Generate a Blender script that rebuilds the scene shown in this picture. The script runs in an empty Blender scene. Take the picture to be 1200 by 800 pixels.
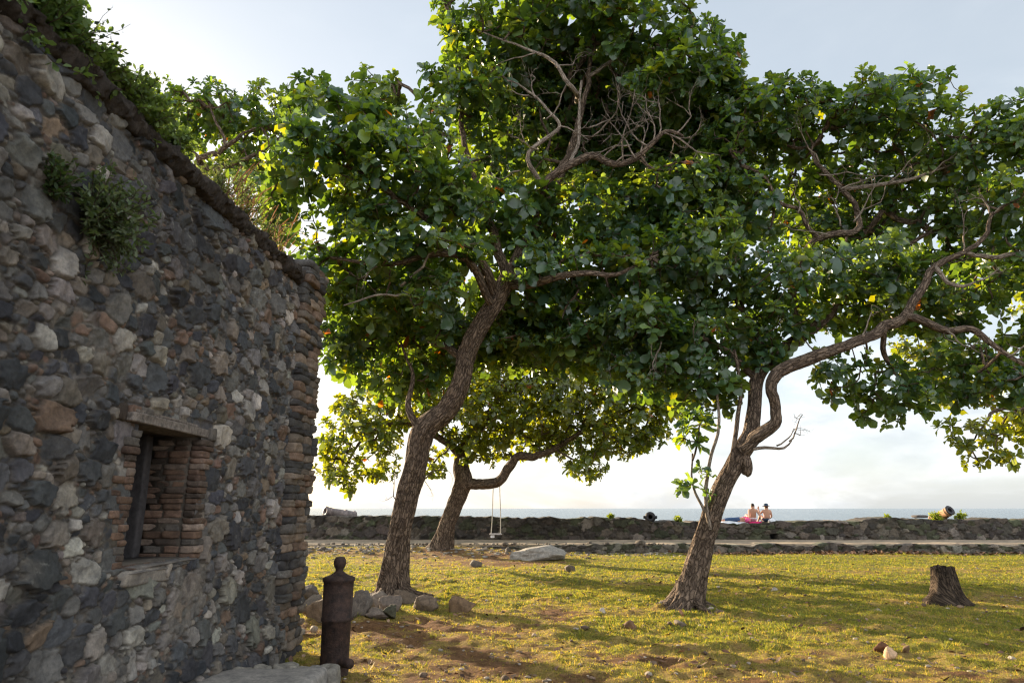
import bpy, bmesh, math, random
import numpy as np
from mathutils import Vector, Matrix
rng = np.random.default_rng(7)
random.seed(7)
sc = bpy.context.scene
COL = sc.collection
R = math.radians

# ------------------------------------------------------------------ camera geometry
F = 800.0; PITCH = R(13.7); CH = 1.65
cp, sp = math.cos(PITCH), math.sin(PITCH)
def ray(px, py):
    x = (px-600)/F; y = (400-py)/F
    return np.array([x, cp - y*sp, sp + y*cp])
def P(px, py, d):
    r = ray(px, py); return np.array([0, 0, CH]) + r*(d/r[1])
def gp(px, py, z=0.0):
    r = ray(px, py); return np.array([0, 0, CH]) + r*((z-CH)/r[2])
def pxm(d):            # metres per photo pixel at depth d
    return d/F

# ------------------------------------------------------------------ helpers
def tag(o, label=None, cat=None, group=None, kind=None):
    if label: o['label'] = label
    if cat: o['category'] = cat
    if group: o['group'] = group
    if kind: o['kind'] = kind
    return o
def empty(name, loc, label=None, cat=None, group=None):
    o = bpy.data.objects.new(name, None); COL.objects.link(o); o.location = [float(v) for v in loc]
    o.empty_display_size = .2
    return tag(o, label, cat, group)
def mesh(name, V, Fc, mat=None, parent=None, col=None, uv=None, smooth=True, origin=None):
    V = np.asarray(V, dtype=np.float64)
    base = np.zeros(3)
    if parent is not None: base = np.array(parent_base(parent))
    elif origin is not None: base = np.asarray(origin, float)
    me = bpy.data.meshes.new(name)
    Fc = np.asarray(Fc) if not isinstance(Fc, list) else Fc
    if isinstance(Fc, np.ndarray):
        n, k = Fc.shape
        me.vertices.add(len(V)); me.vertices.foreach_set('co', (V-base).astype(np.float32).ravel())
        me.loops.add(n*k); me.loops.foreach_set('vertex_index', Fc.astype(np.int32).ravel())
        me.polygons.add(n); me.polygons.foreach_set('loop_start', np.arange(0, n*k, k, dtype=np.int32))
        me.polygons.foreach_set('loop_total', np.full(n, k, dtype=np.int32))
        me.update(calc_edges=True)
    else:
        me.from_pydata((V-base).tolist(), [], Fc)
    if smooth: me.polygons.foreach_set('use_smooth', np.ones(len(me.polygons), dtype=bool))
    if col is not None:
        a = me.color_attributes.new('Col', 'FLOAT_COLOR', 'POINT')
        c = np.ones((len(V), 4), np.float32); c[:, :3] = col
        a.data.foreach_set('color', c.ravel())
    if uv is not None:
        l = me.uv_layers.new(name='UVMap')
        idx = np.zeros(len(me.loops), np.int32); me.loops.foreach_get('vertex_index', idx)
        l.data.foreach_set('uv', np.asarray(uv, np.float32)[idx].ravel())
    me.validate(); me.update()
    o = bpy.data.objects.new(name, me); COL.objects.link(o)
    if mat: me.materials.append(mat)
    if parent is not None: o.parent = parent
    else: o.location = base.tolist()
    return o
def parent_base(p):
    b = np.array(p.location, float)
    while p.parent: p = p.parent; b = b + np.array(p.location, float)
    return b

class Acc:
    """collects quads"""
    def __init__(s): s.v = []; s.f = []; s.c = []; s.u = []; s.n = 0
    def add(s, V, Fc, col=None, uv=None):
        V = np.asarray(V, float); s.v.append(V); s.f.append(np.asarray(Fc)+s.n); s.n += len(V)
        if col is not None: s.c.append(np.broadcast_to(np.asarray(col, float), (len(V), 3)))
        if uv is not None: s.u.append(uv)
    def build(s, name, mat, parent=None, smooth=True, origin=None):
        return mesh(name, np.concatenate(s.v), np.concatenate(s.f), mat, parent,
                    np.concatenate(s.c) if s.c else None, np.concatenate(s.u) if s.u else None, smooth, origin)

# lattice noise -----------------------------------------------------
_T = np.random.default_rng(99).random(65536)
def _h(i, j, k, seed):
    return _T[((i*73856093) ^ (j*19349663) ^ (k*83492791) ^ (seed*2654435)) & 65535]
def vnoise(x, y, z=None, seed=0):
    x = np.asarray(x, float); y = np.asarray(y, float)
    z = np.zeros_like(x) if z is None else np.asarray(z, float)
    xi = np.floor(x).astype(np.int64); yi = np.floor(y).astype(np.int64); zi = np.floor(z).astype(np.int64)
    fx, fy, fz = x-xi, y-yi, z-zi
    fx = fx*fx*(3-2*fx); fy = fy*fy*(3-2*fy); fz = fz*fz*(3-2*fz)
    def L(a, b, t): return a+(b-a)*t
    r = [L(L(_h(xi, yi, zi+k, seed), _h(xi+1, yi, zi+k, seed), fx), L(_h(xi, yi+1, zi+k, seed), _h(xi+1, yi+1, zi+k, seed), fx), fy) for k in (0, 1)]
    return L(r[0], r[1], fz)*2-1
def fbm(x, y, z=None, seed=0, oct=4):
    s = 0; a = 1.0; f = 1.0; t = 0
    for o in range(oct):
        s = s + a*vnoise(np.asarray(x)*f, np.asarray(y)*f, None if z is None else np.asarray(z)*f, seed+o*17); t += a; a *= .5; f *= 2.03
    return s/t
def sstep(a, b, x):
    t = np.clip((x-a)/(b-a), 0, 1); return t*t*(3-2*t)
def grid_faces(nu, nv):
    i = np.arange(nu*nv).reshape(nu, nv)
    return np.stack([i[:-1, :-1], i[1:, :-1], i[1:, 1:], i[:-1, 1:]], -1).reshape(-1, 4)
def nrm(v):
    v = np.asarray(v, float); return v/np.maximum(np.linalg.norm(v, axis=-1, keepdims=True), 1e-9)

# ------------------------------------------------------------------ materials
def newmat(name):
    m = bpy.data.materials.new(name); m.use_nodes = True
    nt = m.node_tree; nt.nodes.clear()
    out = nt.nodes.new('ShaderNodeOutputMaterial')
    return m, nt, out
def N(nt, t, **kw):
    n = nt.nodes.new(t)
    for k, v in kw.items():
        if k.startswith('i_'): n.inputs[int(k[2:])].default_value = v
        else: setattr(n, k, v)
    return n
def lk(nt, a, b): nt.links.new(a, b)
def noise_node(nt, vec, scale, detail=5, rough=.6, dist=0):
    n = nt.nodes.new('ShaderNodeTexNoise'); n.inputs['Scale'].default_value = scale
    n.inputs['Detail'].default_value = detail; n.inputs['Roughness'].default_value = rough; n.inputs['Distortion'].default_value = dist
    if vec is not None: lk(nt, vec, n.inputs['Vector'])
    return n
def ramp(nt, fac, stops):
    r = nt.nodes.new('ShaderNodeValToRGB'); e = r.color_ramp.elements
    while len(e) > 1: e.remove(e[-1])
    e[0].position = stops[0][0]; c = stops[0][1]; e[0].color = (*c, 1) if len(c) == 3 else c
    for p, c in stops[1:]:
        x = e.new(p); x.color = (*c, 1) if len(c) == 3 else c
    lk(nt, fac, r.inputs[0]); return r
def mixc(nt, mode, fac, a, b):
    m = nt.nodes.new('ShaderNodeMix'); m.data_type = 'RGBA'; m.blend_type = mode
    for s, v in ((m.inputs[0], fac), (m.inputs[6], a), (m.inputs[7], b)):
        if isinstance(v, (int, float)): s.default_value = v
        elif isinstance(v, tuple): s.default_value = (*v, 1)
        else: lk(nt, v, s)
    return m.outputs[2]
def bsdf(nt, out, rough=.8, spec=.3, metal=0):
    b = nt.nodes.new('ShaderNodeBsdfPrincipled')
    b.inputs['Roughness'].default_value = rough; b.inputs['Specular IOR Level'].default_value = spec; b.inputs['Metallic'].default_value = metal
    lk(nt, b.outputs[0], out.inputs[0]); return b
def bump(nt, b, h, strength, dist):
    n = nt.nodes.new('ShaderNodeBump'); n.inputs['Strength'].default_value = strength; n.inputs['Distance'].default_value = dist
    lk(nt, h, n.inputs['Height']); lk(nt, n.outputs[0], b.inputs['Normal']); return n
def attr(nt): return N(nt, 'ShaderNodeAttribute', attribute_name='Col').outputs[0]
def objc(nt): return nt.nodes.new('ShaderNodeTexCoord').outputs['Object']

def mat_stone(name, tint=(1, 1, 1), lichen=.5, scale=1.0, bumpd=.012):
    m, nt, out = newmat(name); b = bsdf(nt, out, .82, .25)
    oc = objc(nt); c = attr(nt)
    n1 = noise_node(nt, oc, 9*scale, 8, .7, .4); n2 = noise_node(nt, oc, 45*scale, 6, .7); n3 = noise_node(nt, oc, 3.2*scale, 6, .65, .8)
    v = ramp(nt, n1.outputs[0], [(.3, (.55, .55, .57)), (.7, (1.45, 1.4, 1.33))])
    c = mixc(nt, 'MULTIPLY', 1, c, v.outputs[0])
    v2 = ramp(nt, n2.outputs[0], [(.3, (.72, .72, .73)), (.72, (1.3, 1.28, 1.25))])
    c = mixc(nt, 'MULTIPLY', 1, c, v2.outputs[0])
    lm = ramp(nt, n3.outputs[0], [(.60, (0, 0, 0)), (.68, (1, 1, 1))])
    l2 = ramp(nt, noise_node(nt, oc, 22*scale, 5, .75).outputs[0], [(.5, (0, 0, 0)), (.6, (lichen,)*3)])
    lm2 = mixc(nt, 'MULTIPLY', 1, lm.outputs[0], l2.outputs[0])
    c = mixc(nt, 'MIX', lm2, c, (.36, .35, .31))
    c = mixc(nt, 'MULTIPLY', 1, c, tint)
    lk(nt, c, b.inputs['Base Color'])
    h = mixc(nt, 'ADD', .5, n1.outputs[0], n2.outputs[0])
    bump(nt, b, h, .8, bumpd)
    return m
def mat_plain(name, colr, rough=.8, var=.25, scale=8, bumpd=.004, spec=.3, metal=0, col2=None):
    m, nt, out = newmat(name); b = bsdf(nt, out, rough, spec, metal); oc = objc(nt)
    n = noise_node(nt, oc, scale, 7, .65, .3)
    c2 = col2 if col2 else tuple(min(1, x*(1+var)) for x in colr)
    r = ramp(nt, n.outputs[0], [(.35, tuple(x*(1-var) for x in colr)), (.65, c2)])
    lk(nt, r.outputs[0], b.inputs['Base Color']); 
    if bumpd: bump(nt, b, noise_node(nt, oc, scale*4, 5, .65).outputs[0], .7, bumpd)
    return m
def mat_bark(name, dark, light, k=1.0):
    m, nt, out = newmat(name); b = bsdf(nt, out, .9, .15)
    uv = nt.nodes.new('ShaderNodeTexCoord').outputs['UV']
    mp = N(nt, 'ShaderNodeMapping'); mp.inputs['Scale'].default_value = (1, .22, 1); lk(nt, uv, mp.inputs[0])
    n1 = noise_node(nt, mp.outputs[0], 26*k, 7, .7, .8); n2 = noise_node(nt, uv, 5*k, 6, .65); n3 = noise_node(nt, uv, 60*k, 4, .6)
    vo = nt.nodes.new('ShaderNodeTexVoronoi'); vo.feature = 'DISTANCE_TO_EDGE'; vo.inputs['Scale'].default_value = 22*k
    mp2 = N(nt, 'ShaderNodeMapping'); mp2.inputs['Scale'].default_value = (1, .28, 1)
    wv = noise_node(nt, uv, 9*k, 4, .6); ad = N(nt, 'ShaderNodeVectorMath', operation='MULTIPLY_ADD'); lk(nt, wv.outputs[1], ad.inputs[0]); ad.inputs[1].default_value = (.09, .2, 0); lk(nt, uv, ad.inputs[2])
    lk(nt, ad.outputs[0], mp2.inputs[0]); lk(nt, mp2.outputs[0], vo.inputs['Vector'])
    crk = ramp(nt, vo.outputs[0], [(0, (0, 0, 0)), (.16, (.75,)*3), (.4, (1, 1, 1))])
    h1 = mixc(nt, 'MULTIPLY', .85, n1.outputs[0], crk.outputs[0])
    r = ramp(nt, h1, [(.10, dark), (.36, tuple(.5*(p+q) for p, q in zip(dark, light))), (.62, light)])
    r2 = ramp(nt, n2.outputs[0], [(.3, (.6, .58, .56)), (.7, (1.35, 1.33, 1.3))])
    c = mixc(nt, 'MULTIPLY', 1, r.outputs[0], r2.outputs[0])
    lk(nt, c, b.inputs['Base Color'])
    h = mixc(nt, 'ADD', .30, h1, n3.outputs[0]); bump(nt, b, h, 1, .09)
    return m
def mat_leaf(name, trans=.47, rough=.30, spec=.85, tcol=(3.9, 3.0, .3)):
    m, nt, out = newmat(name); c = attr(nt)
    b = nt.nodes.new('ShaderNodeBsdfPrincipled'); b.inputs['Roughness'].default_value = rough; b.inputs['Specular IOR Level'].default_value = spec
    lk(nt, c, b.inputs['Base Color'])
    t = nt.nodes.new('ShaderNodeBsdfTranslucent'); lk(nt, mixc(nt, 'MULTIPLY', 1, c, tcol), t.inputs[0])
    mx = nt.nodes.new('ShaderNodeMixShader'); mx.inputs[0].default_value = trans
    lk(nt, b.outputs[0], mx.inputs[1]); lk(nt, t.outputs[0], mx.inputs[2]); lk(nt, mx.outputs[0], out.inputs[0])
    return m

M = {}
M['wall'] = mat_stone('rubble_stone', lichen=.42)
M['seawall'] = mat_stone('sea_wall_stone', lichen=.35, scale=.6, bumpd=.03)
M['rock'] = mat_stone('boulder_stone', lichen=.5, scale=1.2)
M['brick'] = mat_stone('old_brick', lichen=.35, scale=1.5, bumpd=.008)
M['coping'] = mat_plain('dark_coping', (.04, .032, .026), .95, .5, 14, .02)
M['inside'] = mat_plain('inner_masonry', (.09, .075, .06), .9, .4, 6, .02)
M['concrete'] = mat_stone('weathered_concrete', lichen=.5, scale=1.0, bumpd=.008)
M['wood'] = mat_plain('grey_timber', (.16, .135, .115), .85, .5, 26, .008)
M['darkwood'] = mat_plain('dark_timber', (.055, .05, .05), .8, .35, 20, .004)
M['bark'] = mat_bark('almond_bark', (.075, .055, .042), (.34, .255, .19))
M['barkpale'] = mat_bark('bleached_branch', (.22, .18, .145), (.54, .45, .37))
M['stumpbark'] = mat_bark('stump_bark', (.03, .022, .017), (.17, .125, .09))
M['leaf'] = mat_leaf('almond_leaf')
M['leafsmall'] = mat_leaf('shrub_leaf', .35, .6, .25, (2.0, 2.0, .7))
M['grass'] = mat_leaf('grass_blade', .45, .6, .2, (1.9, 1.8, .6))
M['iron'] = mat_plain('rusted_iron', (.026, .018, .017), .75, .45, 14, .014, .3, 0, (.062, .036, .027))
M['irondark'] = mat_plain('black_iron', (.03, .027, .03), .6, .3, 9, .004, .4)
M['ironsand'] = mat_plain('sandy_rust_iron', (.36, .2, .11), .8, .35, 7, .006)
M['irongrey'] = mat_plain('pale_weathered_iron', (.2, .16, .15), .55, .35, 9, .004, .5)
M['rope'] = mat_plain('pale_rope', (.45, .42, .36), .9, .2, 40, 0)
M['plank'] = mat_plain('swing_plank', (.42, .40, .40), .8, .2, 20, .002)
M['skin'] = mat_plain('tanned_skin', (.50, .27, .18), .55, .06, 6, 0, .35)
M['hair'] = mat_plain('dark_hair', (.03, .018, .012), .5, .3, 40, .002)
M['denim'] = mat_plain('blue_denim', (.055, .10, .20), .85, .2, 30, 0)
M['pink'] = mat_plain('pink_cloth', (.75, .10, .28), .8, .12, 12, 0)
M['magenta'] = mat_plain('magenta_towel', (.55, .03, .14), .9, .15, 12, 0)
M['white'] = mat_plain('white_cloth', (.72, .74, .78), .85, .08, 12, 0)
M['navy'] = mat_plain('navy_cloth', (.035, .06, .10), .8, .2, 20, 0)

# ------------------------------------------------------------------ geometry helpers
def resample(pts, rad, step):
    """Catmull-Rom through pts (n,3), radii interpolated"""
    pts = np.asarray(pts, float); rad = np.asarray(rad, float)
    p = np.vstack([2*pts[0]-pts[1], pts, 2*pts[-1]-pts[-2]])
    oP, oR = [], []
    for i in range(len(pts)-1):
        a, b, c, d = p[i:i+4]; L = np.linalg.norm(c-b); n = max(1, int(round(L/step)))
        for k in range(n):
            t = k/n
            oP.append(.5*((2*b)+(-a+c)*t+(2*a-5*b+4*c-d)*t*t+(-a+3*b-3*c+d)*t**3)); oR.append(rad[i]*(1-t)+rad[i+1]*t)
    oP.append(pts[-1]); oR.append(rad[-1])
    return np.array(oP), np.array(oR)
def tube(acc, pts, rad, sides=8, rough=0.0, seed=0, flare=None, cap=True, v0=0., col=None):
    pts = np.asarray(pts, float); n = len(pts)
    T = nrm(np.gradient(pts, axis=0))
    ref = np.array([0, 1., 0]) if abs(T[0][1]) < .8 else np.array([1., 0, 0])
    Nn = np.zeros((n, 3)); a = nrm(np.cross(ref, T[0])); 
    for i in range(n):
        a = a-T[i]*np.dot(a, T[i]); a = nrm(a); Nn[i] = a
    B = np.cross(T, Nn)
    th = np.linspace(0, 2*math.pi, sides, endpoint=False)
    s = np.concatenate([[0], np.cumsum(np.linalg.norm(np.diff(pts, axis=0), axis=1))])
    r = np.asarray(rad, float)[:, None]*np.ones((1, sides))
    if rough > 0:
        cx = np.cos(th)[None, :]; sx = np.sin(th)[None, :]
        s2 = s[:, None]
        lob = fbm(cx*1.4+s2*.25, sx*1.4+seed*3.1+s2*.15, s2*.9+np.zeros_like(cx), seed, 2)
        fine = fbm(cx*5+s2*.1, sx*5+seed*1.7, s2*2.2+np.zeros_like(cx), seed+5, 3)
        rid = 1-np.abs(fbm(cx*3.2+s2*.3, sx*3.2, s2*.7+np.zeros_like(cx), seed+9, 2))*2.2
        fis = np.abs(fbm(cx*6+seed, sx*6, s2*.9+np.zeros_like(cx), seed+21, 3))
        r = r*(1+rough*(1.2*lob+.7*fine+.5*(rid-.5)-.8*np.exp(-fis*9)))
    if flare is not None: r = r*flare(s[:, None], th[None, :])
    V = pts[:, None, :]+r[..., None]*(np.cos(th)[None, :, None]*Nn[:, None, :]+np.sin(th)[None, :, None]*B[:, None, :])
    V = V.reshape(-1, 3)
    i = np.arange(n*sides).reshape(n, sides); j = np.roll(i, -1, axis=1)
    Fc = np.stack([i[:-1], j[:-1], j[1:], i[1:]], -1).reshape(-1, 4)
    circ = np.abs(((th/(2*math.pi))+.5) % 1 - .5)*2*math.pi      # mirrored around, no seam
    uv = np.stack([(circ[None, :]*np.maximum(np.asarray(rad), .02)[:, None]), (s[:, None]+v0)*np.ones((1, sides))], -1).reshape(-1, 2)
    if cap:
        e = len(V); V = np.vstack([V, pts[-1]+T[-1]*np.asarray(rad)[-1]*.5]); uv = np.vstack([uv, uv[-1]])
        q = np.stack([i[-1], j[-1], np.full(sides, e), np.full(sides, e)], -1)
        tri = q[:, :3]
        acc.add(V, Fc, col, uv)
        acc.f.append(np.stack([i[-1][::2], i[-1][1::2], np.roll(i[-1], -1)[1::2], np.full(sides//2, e)], -1)+(acc.n-len(V))) if sides % 2 == 0 else None
    else: acc.add(V, Fc, col, uv)
def lathe(acc, prof, M4, sides=32, col=None, rough=0):
    prof = np.asarray(prof, float); n = len(prof)
    th = np.linspace(0, 2*math.pi, sides, endpoint=False)
    V = np.stack([prof[:, 0:1]*np.cos(th), prof[:, 0:1]*np.sin(th), prof[:, 1:2]*np.ones_like(th)], -1).reshape(-1, 3)
    if rough: V = V*(1+rough*fbm(V[:, 0]*8, V[:, 1]*8, V[:, 2]*8, 3)[:, None]*np.array([1, 1, 0]))
    Mx = np.array(M4); V = V@Mx[:3, :3].T+Mx[:3, 3]
    i = np.arange(n*sides).reshape(n, sides); j = np.roll(i, -1, axis=1)
    acc.add(V, np.stack([i[:-1], j[:-1], j[1:], i[1:]], -1).reshape(-1, 4), col)
def frame(loc, axis, up=(0, 0, 1)):
    z = Vector(axis).normalized(); x = Vector(up).cross(z)
    if x.length < 1e-3: x = Vector((1, 0, 0))
    x.normalize(); y = z.cross(x)
    m = Matrix((x, y, z)).transposed().to_4x4(); m.translation = Vector([float(v) for v in loc]); return m
def cube_grid(n):
    """surface of a cube [-1,1]^3 with n divisions, welded"""
    L = np.linspace(-1, 1, n+1); V = []; Fc = []; idx = {}
    def vid(p):
        k = tuple(np.round(p, 5))
        if k not in idx: idx[k] = len(V); V.append(p)
        return idx[k]
    for ax in range(3):
        for sgn in (-1, 1):
            for i in range(n):
                for j in range(n):
                    q = []
                    for (a, b) in ((i, j), (i+1, j), (i+1, j+1), (i, j+1)):
                        p = [0, 0, 0]; p[ax] = sgn; p[(ax+1) % 3] = L[a]; p[(ax+2) % 3] = L[b]; q.append(vid(tuple(p)))
                    if sgn < 0: q.reverse()
                    Fc.append(q)
    return np.array(V), np.array(Fc)
CG = {n: cube_grid(n) for n in (3, 4, 6, 10, 16)}
def stone_box(acc, c, half, rotz=0., n=4, p=5., noise=.1, col=(.2, .2, .2), tilt=0., seed=None):
    V, Fc = CG[n]; V = V.copy()
    r = (np.abs(V)**p).sum(1)**(1/p); V = V/r[:, None]
    sd = random.random()*100 if seed is None else seed
    d = np.stack([fbm(V[:, 0]*1.2+sd, V[:, 1]*1.2, V[:, 2]*1.2+k*7, 11+k, 2) for k in range(3)], -1)
    V = V*(1+0) + d*noise*1.6
    V = V*np.asarray(half)
    c1, s1 = math.cos(rotz), math.sin(rotz); c2, s2 = math.cos(tilt), math.sin(tilt)
    Rm = np.array([[c1, -s1, 0], [s1, c1, 0], [0, 0, 1]])@np.array([[1, 0, 0], [0, c2, -s2], [0, s2, c2]])
    acc.add(V@Rm.T+np.asarray(c), Fc, col)
def rock(name, loc, size, mat, label, cat, group=None, colr=(.2, .18, .16), rotz=None, tilt=0., seed=0, flat=.35, n=16, planes=16):
    rs = np.random.default_rng(seed+100)
    V, Fc = CG[n]; D = nrm(V)
    nn = nrm(rs.normal(size=(planes, 3))); dd = rs.uniform(.62, 1.0, planes)
    dots = D@nn.T
    rr = np.where(dots > .05, dd/np.maximum(dots, .05), 9)
    k = 34.; rad = -np.log(np.exp(-k*np.minimum(rr, 2)).sum(1))/k
    rad = rad*(1+.11*fbm(D[:, 0]*3+seed, D[:, 1]*3, D[:, 2]*3, seed)+.06*fbm(D[:, 0]*9, D[:, 1]*9, D[:, 2]*9, seed+3))
    V = D*rad[:, None]; V = (V-(V.max(0)+V.min(0))/2)/((V.max(0)-V.min(0))/2)
    V = V*np.asarray(size)/2
    a = rs.uniform(0, 6) if rotz is None else rotz
    Rm = np.array(Matrix.Rotation(a if rotz is not None else 0, 3, 'Z')@Matrix.Rotation(tilt, 3, 'Y'))
    V = V@Rm.T
    V[:, 2] -= V[:, 2].min(); V[:, 2] -= .22*size[2]
    cv = np.asarray(colr)*(1+.25*fbm(V[:, 0]*4, V[:, 1]*4, V[:, 2]*4, seed)[:, None])
    loc = np.asarray(loc, float)
    return tag(mesh(name, V+loc, Fc, mat, None, cv, origin=loc), label, cat, group)

# ------------------------------------------------------------------ masonry height field
def masonry(u0, u1, v0, v1, ru, rv, classes, seed, palette, mortar, warp=.03, stretch=1.25, joint=.035):
    rs = np.random.default_rng(seed)
    U = np.arange(u0, u1+ru/2, ru); Vv = np.arange(v0, v1+rv/2, rv)
    gu, gv = np.meshgrid(U, Vv, indexing='ij')
    wu = gu+warp*fbm(gu*5, gv*5, None, seed)+warp*.35*fbm(gu*19, gv*19, None, seed+2); wv = gv+warp*.8*fbm(gu*5+40, gv*5, None, seed+1)+warp*.3*fbm(gu*19+9, gv*19, None, seed+3)
    # darts
    cell = .1; H = {}
    S = []
    for (rmin, rmax, tries) in classes:
        pu = rs.uniform(u0-.1, u1+.1, tries); pv = rs.uniform(v0-.1, v1+.1, tries); pr = rs.uniform(rmin, rmax, tries)
        for a, b, r in zip(pu, pv, pr):
            ci, cj = int(a//cell), int(b//cell); ok = True; w = int((r+.24)/cell)+1
            for i in range(ci-w, ci+w+1):
                for j in range(cj-w, cj+w+1):
                    for (x, y, q) in H.get((i, j), ()):
                        if (x-a)**2+((y-b)*1.25)**2 < ((r+q)*.88)**2: ok = False; break
                    if not ok: break
                if not ok: break
            if ok:
                H.setdefault((ci, cj), []).append((a, b, r)); S.append((a, b, r))
    S = np.array(S); n = len(S)
    F1 = np.full(gu.shape, 9.); F2 = np.full(gu.shape, 9.); ID = np.zeros(gu.shape, int)
    asp = stretch*rs.uniform(.85, 1.8, n); ang = rs.normal(0, .22, n); flip = rs.random(n) < .12; ang[flip] += 1.3
    for k in range(n):
        a, b, r = S[k]; e = r*2.6+.05
        i0 = max(0, int((a-e-u0)/ru)); i1 = min(len(U), int((a+e-u0)/ru)+2); j0 = max(0, int((b-e-v0)/rv)); j1 = min(len(Vv), int((b+e-v0)/rv)+2)
        if i0 >= i1 or j0 >= j1: continue
        x = wu[i0:i1, j0:j1]-a; y = wv[i0:i1, j0:j1]-b; c, s = math.cos(ang[k]), math.sin(ang[k])
        xx = (x*c+y*s)/(r*math.sqrt(asp[k])); yy = (-x*s+y*c)/(r/math.sqrt(asp[k]))
        d = (np.abs(xx)**4+np.abs(yy)**4)**.25
        f1 = F1[i0:i1, j0:j1]; f2 = F2[i0:i1, j0:j1]; idv = ID[i0:i1, j0:j1]
        m = d < f1
        f2[...] = np.where(m, f1, np.minimum(f2, d)); idv[m] = k; f1[...] = np.where(m, d, f1)
    rr = S[ID, 2]
    edge = (np.minimum(F2, F1+2)-F1)*.5*rr
    out = (F1-1.9)*rr                    # far from any stone: mortar
    edge = np.where(out > 0, np.maximum(edge-out, 0), edge)
    prof = sstep(.001, .009+.07*np.minimum(rr, .12), edge)**.7
    prot = rs.uniform(.45, 1.35, n); tx = rs.normal(0, .13, n); ty = rs.normal(0, .15, n)
    du = wu-S[ID, 0]; dv = wv-S[ID, 1]
    fac = fbm(gu*14+ID*3.1, gv*14, None, seed+8, 3)
    facet = np.abs(fbm(gu*6+ID*7.7, gv*6+ID*1.3, None, seed+6, 2))
    h = prof*(joint*prot[ID]*np.clip(.45+rr*6, .5, 1.3)+tx[ID]*du+ty[ID]*dv-.030*facet+.008*fac)+.006*fbm(gu*30, gv*30, None, seed+4, 3)
    pal = np.array([p[0] for p in palette]); w = np.array([p[1] for p in palette], float); w /= w.sum()
    pi = rs.choice(len(pal), n, p=w)
    small = S[:, 2] < .045
    pi[small & (rs.random(n) < .18)] = len(pal)-1
    sc_ = pal[pi]*rs.uniform(.65, 1.35, (n, 1))*(1+rs.normal(0, .025, (n, 3)))
    C = sc_[ID]*(1+.22*fac[..., None])
    mm = (1-sstep(.0, .010, edge))[..., None]
    C = C*(1-mm)+np.asarray(mortar)*(1+.35*fbm(gu*12, gv*12, None, seed+12)[..., None])*mm
    return gu, gv, h, np.clip(C, .01, .9), edge

STONE_PAL = [((.044, .047, .053), 6), ((.072, .075, .079), 6), ((.12, .117, .112), 4), ((.20, .19, .175), 2.6), ((.145, .128, .108), 3), ((.29, .27, .24), 1.1), ((.16, .12, .09), .5), ((.125, .085, .065), 1.0)]

# ------------------------------------------------------------------ THE OLD STONE BUILDING
WY1 = 8.05
def wx(y): return -2.6-.0486*(8.8-y)
WN = np.array([.9988, -.0486, 0])
def wp(y, z, h=0.):
    y = np.asarray(y, float); z = np.asarray(z, float); h = np.asarray(h, float)+0*y
    return np.stack([wx(y)+h*WN[0], y+h*WN[1], z+0*y], -1)
bld = empty('stone_building', (-5.4, 5.0, 0), 'ruined dark rubble stone building with a small brick framed window, at the left edge', 'building')
WIN = (5.10, 6.06, 1.25, 2.26)
gu, gv, h, C, edge = masonry(1.6, 8.12, -.1, 4.42, .0095, .0085,
    [(.12, .17, 80), (.08, .12, 900), (.05, .08, 4500), (.028, .05, 18000), (.014, .028, 40000)], 5, STONE_PAL, (.088, .079, .068), joint=.044, warp=.024)
h = h+.05*fbm(gu*.9, gv*.9, None, 41, 3)
# plastered lower part below the window: old mortar skin still clinging
pl = sstep(.05, .3, fbm(gu*2.2+3, gv*2.2, None, 77, 4)+.55*np.exp(-((gu-5.9)/.9)**2-((gv-.75)/.5)**2)-.42)
h = h*(1-.5*pl)+.03*pl+.12*sstep(.8, .0, gv)*(1+.3*fbm(gu*2, gv*2, None, 44))
C = C*(1-.5*pl[..., None])+np.array([.17, .155, .135])*(.5*pl*(1+.3*fbm(gu*7, gv*7, None, 5)))[..., None]
# soot / damp growth: irregular dark algae patches and streaks of its own shape
alg = sstep(.0, .45, fbm(gu*.8+9, gv*.45, None, 61, 4)+.25*sstep(6.2, 3.4, gu)-.05)
C = C*(1-.35*alg[..., None])
# recess around brick surround
ins = (gu > WIN[0]-.30) & (gu < WIN[1]+.20) & (gv > WIN[2]-.02) & (gv < WIN[3]+.14)
h = np.where(ins, -.01+.25*h, h)
V = wp(gu.ravel(), gv.ravel(), h.ravel())
Fc = grid_faces(*gu.shape)
cy = gu.ravel()[Fc].mean(1); cz = gv.ravel()[Fc].mean(1)
keep = ~((cy > WIN[0]) & (cy < WIN[1]) & (cz > WIN[2]) & (cz < WIN[3]))
mesh('wall', V, Fc[keep][:, ::-1], M['wall'], bld, C.reshape(-1, 3))
# the rest of the shell: other walls, roof, floor
def boxv(acc, a, b, col=None):
    V = np.array([[x, y, z] for z in (a[2], b[2]) for y in (a[1], b[1]) for x in (a[0], b[0])])
    acc.add(V, np.array([[0, 2, 3, 1], [4, 5, 7, 6], [0, 1, 5, 4], [2, 6, 7, 3], [0, 4, 6, 2], [1, 3, 7, 5]]), col)
ac = Acc(); dk = (.12, .11, .10)
boxv(ac, (-8.6, 8.3, -.1), (-2.72, 8.78, 4.4), dk); boxv(ac, (-8.6, -6, -.1), (-8.15, 8.3, 4.4), dk); boxv(ac, (-8.15, -6, -.1), (-3.42, -5.6, 4.4), dk)
boxv(ac, (-3.80, -5.6, -.1), (-3.34, 1.62, 4.4), dk)
def slab_wall(acc, y0, y1, z0, z1, d0=-.04, d1=-.46, col=dk):
    q = np.vstack([wp(np.array([y0, y1, y1, y0]), np.array([z0, z0, z1, z1]), d) for d in (d0, d1)])
    acc.add(q, np.array([[0, 1, 2, 3], [7, 6, 5, 4], [0, 4, 5, 1], [1, 5, 6, 2], [2, 6, 7, 3], [3, 7, 4, 0]]), col)
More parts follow.
